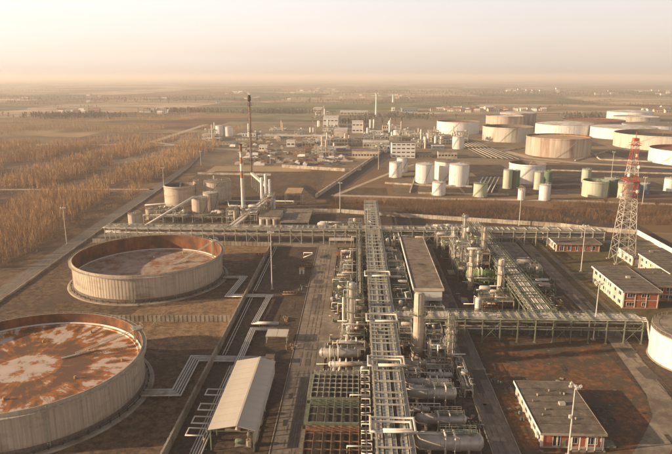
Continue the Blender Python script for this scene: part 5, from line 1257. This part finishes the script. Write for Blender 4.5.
b = MB(); b.beam((-87, 497, 12), (-66, 440, 11), 2.2, 1.6); b.build('duct', 'pipe_pale', t)
b = MB()
for k in range(8): q = k/7; b.beam((-87+21*q, 497-57*q, 0), (-87+21*q, 497-57*q, 11.5), .5)
b.build('leg', 'steel', t, kind='stuff')
t = thing('sloping_duct', 'long pale stepped ducts descending beside the chimney to the long rack', 'duct', (-72, 380, 0))
for dx in (0, 2.6): b = MB(); b.beam((-62+dx, 408, 9), (-76+dx, 350, 3), 1.6, 1.0); b.build('duct', 'pipe_pale', t)
b = MB()
for k in range(6): q = k/5; b.beam((-61-14*q, 408-58*q, 0), (-61-14*q, 408-58*q, 8.5-6*q), .5)
b.build('leg', 'steel', t, kind='stuff')
for pts, r, lb in (([(-150, 418), (-112, 436)], .5, 'pale pipe running at ground level past the medium open-topped tank'), ([(-98, 436), (-46, 436), (-46, 428)], .5, 'long pale pipe behind the striped chimney'), ([(-98, 448), (-90, 418), (-60, 416)], .4, 'bent pale pipe east of the medium roofed tank')):
    b = MB(); b.tube([(x, y, 1.2) for x, y in pts], r, 7); 
    for x, y in pts: b.beam((x, y, 0), (x, y, 1), .3)
    tag(b.build('ground_pipe', 'pipe_pale'), lb, 'pipe')
column_vessel(-108, 452, 17, .5, 'thin vent pipe standing behind the medium roofed tank', 'pipe_pale', (), lad=False, pipes=0, name='vent_pipe')

# ------------------------------------------------------------------ the industrial plant in the distance
def far_building(label, px0, px1, pyb, pyt, depth, wall_m, roof_m, win=0, rows=1, name='industrial_building'):
    (x0, y0), (x1, _) = G(px0, pyb), G(px1, pyb)
    f = y0*math.cos(PITCH)+CAM_H*math.sin(PITCH); h = (pyb-pyt)*f/FPX/math.cos(math.atan(CAM_H/y0))
    t = thing(name, label, 'building', ((x0+x1)/2, y0, 0))
    MB().box(x0, x1, y0, y0+depth, 0, h).build('wall', wall_m, t); MB().box(x0-.4, x1+.4, y0-.4, y0+depth+.4, h, h+.5).build('roof', roof_m, t)
    if win:
        for rw in range(rows):
            z = h*(rw+.35)/rows; zz = z+min(h*.32/rows, 2.0)
            for k in range(win): u = x0+(x1-x0)*(k+.15)/win; window(t, 's', u, u+(x1-x0)*.7/win, z, zz, y0-.002, 'steel', 0)
    return t
FB = [('pale office block with four dark bands of windows, below the plant', 391.5, 415, 158, 143, 18, 'white_paint', 'tan_roof', 5, 4),
 ('cube-shaped white block with banded front, west of the plant stacks', 352, 363, 133, 122, 30, 'white_paint', 'roof_white', 3, 2),
 ('long low white warehouse in front of the plant stacks', 363, 389, 148, 142.5, 30, 'concrete_pale', 'roof_white', 8, 1),
 ('long white office with a dotted window row, beside the car park', 352, 378, 158.5, 151, 16, 'cream_wall', 'tan_roof', 9, 1),
 ('stepped white processing hall at the west end of the plant', 323, 338, 128, 118, 60, 'white_paint', 'roof_white', 4, 2),
 ('cream hall with a dark doorway, west of the plant', 334, 347, 142, 131, 50, 'cream_wall', 'roof_white', 2, 1),
 ('small white cube building near the parked cars', 286.5, 295, 147, 141, 16, 'white_paint', 'roof_white', 2, 1),
 ('long low tan warehouse on the far side of the yard', 265, 300, 135.5, 133, 30, 'concrete_pale', 'tan_roof', 0, 1),
 ('long low pale warehouse behind the far tan one', 258, 330, 138.5, 136.2, 22, 'concrete_pale', 'roof_white', 12, 1),
 ('low orange-tan store beside the white cube building', 282, 305, 153, 150.5, 14, 'rusty_roof', 'tan_roof', 5, 1),
 ('low white site office left of the white cube', 259, 267, 151, 146, 14, 'white_paint', 'roof_white', 3, 1),
 ('long pale warehouse on the far plain behind the plant', 340, 368, 115, 112, 60, 'concrete_pale', 'roof_white', 8, 1),
 ('pale low hall on the plain beyond the dark copse', 313, 322, 112, 108.5, 60, 'cream_wall', 'roof_white', 2, 1),
 ('dark glassy hall on the plain beyond the thin white mast', 402, 418, 112, 108.5, 60, 'tank_blue', 'tan_roof', 6, 1),
 ('white box on the plain beside the dark glassy hall', 392, 395, 111, 107.5, 20, 'white_paint', 'roof_white', 1, 1),
 ('dark low workshop east of the office block', 416, 432, 158, 154, 14, 'tank_foot', 'grey_roof', 5, 1),
 ('pale flat block just behind the wide white tank', 438, 457, 158.5, 152, 14, 'concrete_pale', 'tan_roof', 6, 1),
 ('low grey shed with a blue-grey wall under the small silos', 432, 444, 149, 146, 10, 'tank_blue', 'roof_white', 3, 1),
 ('low cream shed in the yard of the two white silos', 205, 220, 141, 138.5, 18, 'cream_wall', 'roof_white', 4, 1),
 ('second low shed in the yard of the two white silos', 222, 236, 144.5, 142.5, 14, 'concrete_pale', 'tan_roof', 4, 1),
 ('low tan sheds row at the road end of the yard', 236, 256, 140, 138, 18, 'cream_wall', 'tan_roof', 6, 1),
 ('grey hall in the shade at the centre of the plant', 398, 424, 142, 138, 26, 'tank_foot', 'grey_roof', 8, 1),
 ('cream building under the three thin stacks', 376, 388, 139.5, 135, 20, 'cream_wall', 'roof_white', 4, 1),
 ('white loading shed south of the stepped hall', 307, 326, 143.5, 140.5, 22, 'white_paint', 'roof_white', 6, 1),
 ('low grey loading dock north of the parked cars', 318, 346, 151.5, 148, 18, 'tank_blue', 'roof_white', 8, 1)]
for a in FB: far_building(*a)
ST = [(370.5, 131, 120, 2.6, 'thick pale stack beside the banded white cube'), (373.8, 130, 119.5, 2, 'thin pale stack beside the banded white cube'), (389.6, 133.5, 120.5, 2, 'white stack standing alone in the middle of the plant'),
 (365, 140, 133, 2.2, 'short tan silo before the long warehouse'), (367.5, 139, 128, 2.4, 'tall tan silo before the long warehouse'), (347, 127, 122, 1.6, 'slim silo beside the stepped hall'), (318.5, 127, 121, 2.5, 'pale silo at the corner of the stepped hall'),
 (310.5, 132.5, 127.5, 2, 'first of two slender pale silos before the stepped hall'), (313.4, 132.5, 127.8, 2, 'second of two slender pale silos before the stepped hall'), (301.5, 133, 127.8, 1.6, 'lone slender pale silo west of the two'),
 (424.5, 143.5, 137, 3, 'first white silo of the row east of the plant'), (428, 142, 133.5, 2.2, 'tallest white silo of the row east of the plant'), (431.2, 142, 136.5, 2.6, 'third white silo of the row east of the plant'), (435.5, 143.5, 136.5, 3, 'fourth white silo of the row east of the plant'), (441, 144, 136.8, 3, 'fifth white silo of the row east of the plant'), (446, 143.5, 138, 2.4, 'last white silo of the row east of the plant'),
 (256, 135, 131, 2.2, 'small tan vat next to the flare stack'), (261, 134.5, 131.2, 2, 'second small tan vat next to the flare stack'), (334, 148, 143, 2, 'short vat in front of the cream hall'), (392, 137, 132, 2.4, 'squat pale silo behind the lone white stack'), (396, 135.5, 131, 6, 'round pale dome tank behind the office block')]
for px, pb, pt, w, lb in ST:
    x, y, r, h = T(px, pb, pt, w); t = thing('silo', lb, 'silo', (x, y, 0))
    b = MB(); b.cyl(x, y, 0, h, r, 14, dome=r*.3); b.build('shell', 'tank_white', t); b = MB(); b.lathe(x, y, [(r+.1, h-.4), (r+.1, h)], 14); b.lathe(x, y, [(r+.2, 0), (r+.2, .8)], 14); b.build('rim_ring', 'steel', t, kind='stuff')
for px, pb, pt, lb, m in ((376, 116.5, 94, 'very thin white chimney on the plain behind the plant', 'white_paint'), (393, 103, 94.5, 'thin white transmission mast on the far plain', 'white_paint')):
    x, y, r, h = T(px, pb, pt, 1.6); t = thing('thin_mast', lb, 'mast', (x, y, 0))
    b = MB(); b.lathe(x, y, [(r*1.3, 0), (r*.7, h)], 8); b.build('pole', m, t)
    b = MB(); b.beam((x-r*6, y, h*.93), (x+r*6, y, h*.93), r*.6); b.build('crossarm', m, t)
for k in range(9):
    x, y = G(300+k*11.5+R.uniform(-4, 4), R.uniform(136, 147))
    plant_frame(x-8, x+8, y-6, y+6, (5, 9), ('distant pipe frame beside the low tan warehouse', 'distant pipe frame behind the slender silos', 'distant pipe frame under the stepped hall', 'distant frame in front of the cream hall', 'distant frame by the banded white cube', 'distant frame between the stacks and the warehouse', 'distant frame below the lone white stack', 'distant frame behind the office block', 'distant frame west of the silo row')[k], 900+k, 'steel', vess=4, pipes=8, name='distant_frame')

PLACES = ['by the flare stack base', 'beside the two white silos', 'behind the long tan warehouse', 'below the stepped hall', 'next to the cream hall', 'behind the car park', 'at the foot of the thick pale stack', 'beside the long white office', 'under the lone white stack', 'behind the office block', 'in the shade of the grey hall', 'west of the small silos', 'among the small silos', 'at the east edge of the plant', 'before the big cream tank', 'north of the stepped hall']
SP = [(256, 137), (214, 139), (276, 131), (330, 131), (341, 145), (322, 154), (371, 134), (383, 151), (392, 130), (407, 136), (418, 146), (420, 139), (437, 141), (450, 143), (462, 141), (322, 117.5)]
for k, (pl, (px, py)) in enumerate(zip(PLACES, SP)):
    for j in range(2):
        x, y = G(px+R.uniform(-5, 5), py+R.uniform(-2, 2)); w = R.uniform(6, 12); hh = R.choice((6, 10, 14))
        plant_frame(x-w, x+w, y-6, y+6, (hh*.5, hh), ('pale' if j else 'taller grey')+' pipework frame '+pl, 960+2*k+j, 'pipe_pale' if j else 'steel', vess=5, pipes=9, name='distant_frame')
    for j in range(3):
        x, y = G(px+R.uniform(-8, 8), py+R.uniform(-2.5, 2.5)); r = R.uniform(.6, 1.6); h = R.uniform(6, 24)
        t = thing('slim_silo', 'slim pale vessel rising '+pl, 'silo', (x, y, 0), 'slim pale vessels '+pl)
        b = MB(); b.cyl(x, y, 0, h, r, 10, dome=r*.5); b.build('shell', R.choice(('tank_white', 'pipe_pale', 'tank_shell')), t)
        b = MB(); b.lathe(x, y, [(r, h*.7), (r+.9, h*.7), (r+.9, h*.7+.2)], 10); b.build('platform', 'steel', t)
    x, y = G(px+R.uniform(-7, 7), py); w = R.uniform(6, 14); d = R.uniform(6, 12); h = R.uniform(4, 9)
    t = thing('plant_building', R.choice(('low', 'boxy', 'plain'))+' pale plant building '+pl, 'building', (x, y, 0))
    MB().box(x-w, x+w, y-d, y+d, 0, h).build('wall', R.choice(('white_paint', 'cream_wall', 'concrete_pale')), t); MB().box(x-w-.4, x+w+.4, y-d-.4, y+d+.4, h, h+.4).build('roof', R.choice(('roof_white', 'tan_roof')), t)
    for q in range(5): window(t, 's', x-w+2*w*(q+.2)/5, x-w+2*w*(q+.75)/5, h*.4, h*.7, y-d-.002, 'steel', 0)
# cars and lorries parked by the plant
def car_mesh(m):
    b = MB(); b.box(-.9, .9, -2.2, 2.2, .35, .95); b.v += [(-.8, -1.5, .95), (.8, -1.5, .95), (.8, 1.2, .95), (-.8, 1.2, .95), (-.65, -1.0, 1.5), (.65, -1.0, 1.5), (.65, .7, 1.5), (-.65, .7, 1.5)]
    i = len(b.v)-8; b.m = 1
    for f in ((0, 1, 5, 4), (1, 2, 6, 5), (2, 3, 7, 6), (3, 0, 4, 7)): b.f.append(tuple(i+k for k in f)); b.sm.append(False); b.mi.append(1)
    b.m = 0; b.f.append((i+4, i+5, i+6, i+7)); b.sm.append(False); b.mi.append(0)
    b.m = 2
    for sx in (-.92, .92):
        for sy in (-1.35, 1.35): b.tube([(sx-.1, sy, .34), (sx+.1, sy, .34)], .34, 10)
    return b.mesh('car_body', [m, 'glass', 'dark_hole'])
CM = {m: car_mesh(m) for m in ('car_white', 'car_silver', 'car_dark', 'car_red', 'car_blue')}
CN = {'car_white': 'white', 'car_silver': 'silver', 'car_dark': 'dark', 'car_red': 'red', 'car_blue': 'blue'}
def car(x, y, rz, m, label, group=None):
    o = bpy.data.objects.new('parked_car', CM[m]); COL.objects.link(o); o.location = (x, y, .1); o.rotation_euler = (0, 0, rz); return tag(o, label, 'car', group)
rows = [(300, 345, 161, 15, 'car park row nearest the pale wall'), (298, 348, 164.5, 18, 'second car park row from the pale wall'), (302, 346, 158, 14, 'car park row nearest the dotted office'), (256, 300, 152.5, 12, 'row beside the low orange store'), (308, 352, 154.8, 12, 'row under the loading dock'), (185, 235, 146, 9, 'row on the road to the two white silos')]
for px0, px1, py, n, where in rows:
    for k in range(n):
        if R.random() < .15: continue
        x, y = G(px0+(px1-px0)*(k+.5)/n+R.uniform(-.6, .6), py+R.uniform(-.4, .4)); m = R.choice(list(CM))
        car(x, y, 1.57+R.uniform(-.15, .15), m, '%s car parked in the %s' % (CN[m], where), 'cars in the '+where)
for px, py, m, lb in ((637.5, 271.5, 'car_white', 'white car parked behind the two-storey brick office'), (641, 273.5, 'car_dark', 'dark car parked behind the two-storey brick office'), (645, 273, 'car_red', 'red car parked behind the two-storey brick office')):
    x, y = G(px, py); car(x, y, .3, m, lb)
def lorry(x, y, rz, lb):
    t = thing('lorry', lb, 'lorry', (0, 0, 0)); MB().box(-1.25, 1.25, -4, 3, 1.1, 3.8).build('box_body', 'white_paint', t); MB().box(-1.2, 1.2, 3.2, 5, .6, 2.9).build('cab', 'car_white', t)
    MB().box(-1.1, 1.1, 4.95, 5.03, 1.7, 2.6).build('windscreen', 'glass', t)
    b = MB()
    for sx in (-1.1, 1.1):
        for sy in (-3, -1.8, 3.9): b.tube([(sx-.15, sy, .5), (sx+.15, sy, .5)], .5, 10)
    b.build('wheel', 'dark_hole', t, kind='stuff'); t.location = (x, y, .1); t.rotation_euler = (0, 0, rz)
for px, py, rz, lb in ((270, 158.5, .4, 'white box lorry on the open yard, western one'), (302, 157.5, 1.3, 'white box lorry near the car park corner'), (320, 159, 1.5, 'white lorry between the car park rows'), (255, 156, 1.5, 'white lorry passing the flare stack'), (233, 147.5, 1.2, 'white lorry below the two silos')):
    x, y = G(px, py); lorry(x, y, rz, lb)
# heaps and stored materials in the yard
for k in range(150):
    x, y = G(R.uniform(238, 350), R.uniform(134, 166)); w = R.uniform(2, 7); d = R.uniform(2, 5); h = R.uniform(1, 3)
    b = MB(); b.box(x-w, x+w, y-d, y+d, .05, h); b.box(x-w*.6, x+w*.3, y-d*.8, y+d*.6, h, h*1.5)
    mm, cc = R.choice((('tank_foot', 'dark'), ('concrete_pale', 'pale'), ('white_paint', 'white'), ('pipe_rust', 'rusty'), ('tan_roof', 'tan')))
    tag(b.build('material_pile', mm), '%s pile of stored materials in the yard between the flare stack and the plant' % cc, 'pile', '%s piles of materials in the industrial yard' % cc)

# houses of far hamlets
def house_mesh(wm, rm):
    b = MB(); b.box(-5, 5, -4, 4, 0, 5); b.m = 1
    b.quad((-5.4, -4.4, 4.8), (5.4, -4.4, 4.8), (5.4, 0, 7.6), (-5.4, 0, 7.6)); b.quad((5.4, 4.4, 4.8), (-5.4, 4.4, 4.8), (-5.4, 0, 7.6), (5.4, 0, 7.6))
    b.m = 0; b.poly([(-5, -4, 5), (-5, 0, 7.5), (-5, 4, 5)]); b.poly([(5, 4, 5), (5, 0, 7.5), (5, -4, 5)]); b.m = 2
    for u in (-3, 0, 3): b.box(u-.6, u+.6, -4.06, -4, 1.2, 2.8)
    return b.mesh('house', [wm, rm, 'glass'])
HM = [house_mesh('white_paint', 'tan_roof'), house_mesh('cream_wall', 'tan_roof'), house_mesh('cream_wall', 'roof_white'), house_mesh('concrete_pale', 'roof_red')]
HAM = [(432, 545, 110.5, 1.6, 48, 'long hamlet beyond the tank farm'), (60, 110, 112.5, 1.5, 14, 'farmstead beyond the saplings'), (140, 168, 112, 2, 12, 'hamlet beyond the dark copse to the west'), (232, 250, 93, 1.5, 10, 'far hamlet above the chimney'),
       (505, 560, 91, 2.2, 14, 'hamlet near the horizon in the east'), (575, 672, 93, 3, 12, 'scattered farms near the eastern horizon'), (290, 335, 90, 2.5, 10, 'hamlet near the horizon in the centre'), (340, 420, 97, 3, 12, 'farms around the thin white mast'), (150, 300, 99, 5, 9, 'scattered farms behind the flare stack'), (640, 672, 111, 2, 14, 'hamlet east of the tank farm'), (0, 120, 100, 6, 6, 'hazy farms on the western plain')]
for px0, px1, py, dpy, n, where in HAM:
    for k in range(n):
        x, y = G(R.uniform(px0, px1), py+R.gauss(0, dpy*.5)); o = bpy.data.objects.new('house', R.choice(HM)); COL.objects.link(o)
        o.location = (x, y, 0); s = R.uniform(.8, 1.4)*(1 if y < 3000 else 1.2); o.scale = (s*R.uniform(1, 2), s, s); o.rotation_euler = (0, 0, R.uniform(-.4, .4))
        tag(o, 'small pale house in the '+where, 'house', 'houses of the '+where)
# bare trees that stand apart
def bare_tree(label, x, y, h, seed, m='brush_twig'):
    rr = random.Random(seed); t = thing('bare_tree', label, 'tree', (x, y, 0)); b = MB(); b.tube([(x, y, 0), (x+.1, y, h*.3), (x, y+.1, h*.55)], h*.022, 6); b.build('trunk', 'bark', t)
    b = MB()
    for k in range(14):
        a = rr.uniform(0, 6.28); z0 = h*rr.uniform(.2, .5); L = h*rr.uniform(.25, .45); q = (x+L*.55*math.cos(a), y+L*.55*math.sin(a), z0+L); b.tube([(x, y, z0), q], h*.006, 4)
        for j in range(26):
            u = rr.uniform(.4, 1.1); p = Vector((x, y, z0)).lerp(Vector(q), u); e = p+Vector((rr.gauss(0, .13), rr.gauss(0, .13), rr.uniform(.05, .22)))*h; s = h*.006
            b.poly([(p.x-s, p.y, p.z), (p.x+s, p.y, p.z), tuple(e)])
    b.build('crown', m, t)
for k, (px, py, h, lb) in enumerate(((372, 205, 7, 'orange brown bush tree behind the main rack end'), (384, 206, 6, 'pale orange bush tree next to the main rack end'), (460, 219, 7, 'brown tree before the boundary wall at the slanting rack'), (583, 222, 9, 'leafless tree beside the far end of the long rack'), (656, 210, 8, 'leafless tree in the scrub east of the lattice tower'), (605, 206, 7, 'leafless tree in the scrub beside the lattice tower'))):
    x, y = G(px, py); bare_tree(lb, x, y, h, 70+k, 'brush_twig' if k > 1 else 'sapling_twig')
# boiler-plate pipelines of the tank farm
for k in range(7):
    (x0, y0), (x1, y1) = G(449+k*3.2, 139.5), G(486+k*5.5, 158.5+k*.3); b = MB(); b.tube([(x0, y0, 1.2), (x1, y1, 1.2)], .5, 6)
    for q in (.1, .3, .5, .7, .9): b.beam((x0+(x1-x0)*q, y0+(y1-y0)*q, 0), (x0+(x1-x0)*q, y0+(y1-y0)*q, 1.2), .6)
    tag(b.build('field_pipeline', R.choice(('pipe_dull', 'tank_shell'))), 'pale pipeline running from the silo row towards the ochre stained tank', 'pipe', 'parallel field pipelines of the tank farm')
for k in range(5):
    (x0, y0), (x1, y1) = G(483+k*4, 178), G(474+k*4.4, 193); b = MB(); b.tube([(x0, y0, .9), (x1, y1, .9)], .55, 6); b.beam((x0, y0, 0), (x0, y0, .8), .4); b.beam((x1, y1, 0), (x1, y1, .8), .4)
    tag(b.build('field_pipeline', 'pipe_pale'), 'dark-bedded pipeline running down to the green and cream tank', 'pipe', 'pipelines beside the green and cream tank')

# small clutter lying about the yards
dm = MB(); dm.cyl(0, 0, 0, .9, .3, 10); dm.lathe(0, 0, [(.3, .3), (.33, .32), (.3, .34)], 10); dm.lathe(0, 0, [(.3, .6), (.33, .62), (.3, .64)], 10)
DM = {c: dm.mesh('oil_drum', c) for c in ('pipe_rust', 'tank_blue', 'steel_green')}
pm_ = MB()
for k in range(6): pm_.box(-.6, .6, -.5+.18*k, -.38+.18*k, .12, .15)
for k in (-.5, 0, .42): pm_.box(k-.04, k+.06, -.5, .52, 0, .12)
PLM = pm_.mesh('pallet', 'concrete')
CL = [(-24, 250, 'on the gravel strip beside the road'), (-26, 215, 'on the gravel strip near the flat cream roof'), (-23, 190, 'between the flat cream roof and the road'), (43, 170, 'at the edge of the rust coloured plot'), (64, 168, 'behind the low brick building'), (44, 150, 'beside the west front of the low brick building'), (-40, 280, 'behind the tall floodlight mast'), (75, 222, 'between the slanting rack and the road'), (-6, 310, 'near the flat white canopy'), (31, 145, 'beside the slim exchanger drum')]
for cx, cy, wh in CL:
    for k in range(R.randint(3, 7)):
        c = R.choice(list(DM)); o = bpy.data.objects.new('oil_drum', DM[c]); COL.objects.link(o); o.location = (cx+R.gauss(0, 1.2), cy+R.gauss(0, 1.8), .1)
        tag(o, {'pipe_rust': 'rusty', 'tank_blue': 'blue-grey', 'steel_green': 'green'}[c]+' oil drum standing '+wh, 'drum', 'oil drums '+wh)
    for k in range(2):
        o = bpy.data.objects.new('pallet', PLM); COL.objects.link(o); o.location = (cx+R.uniform(-3, 3), cy+R.uniform(2.5, 5), .1); o.rotation_euler = (0, 0, R.uniform(0, 3)); tag(o, 'loose wooden pallet lying '+wh, 'pallet', 'pallets '+wh)
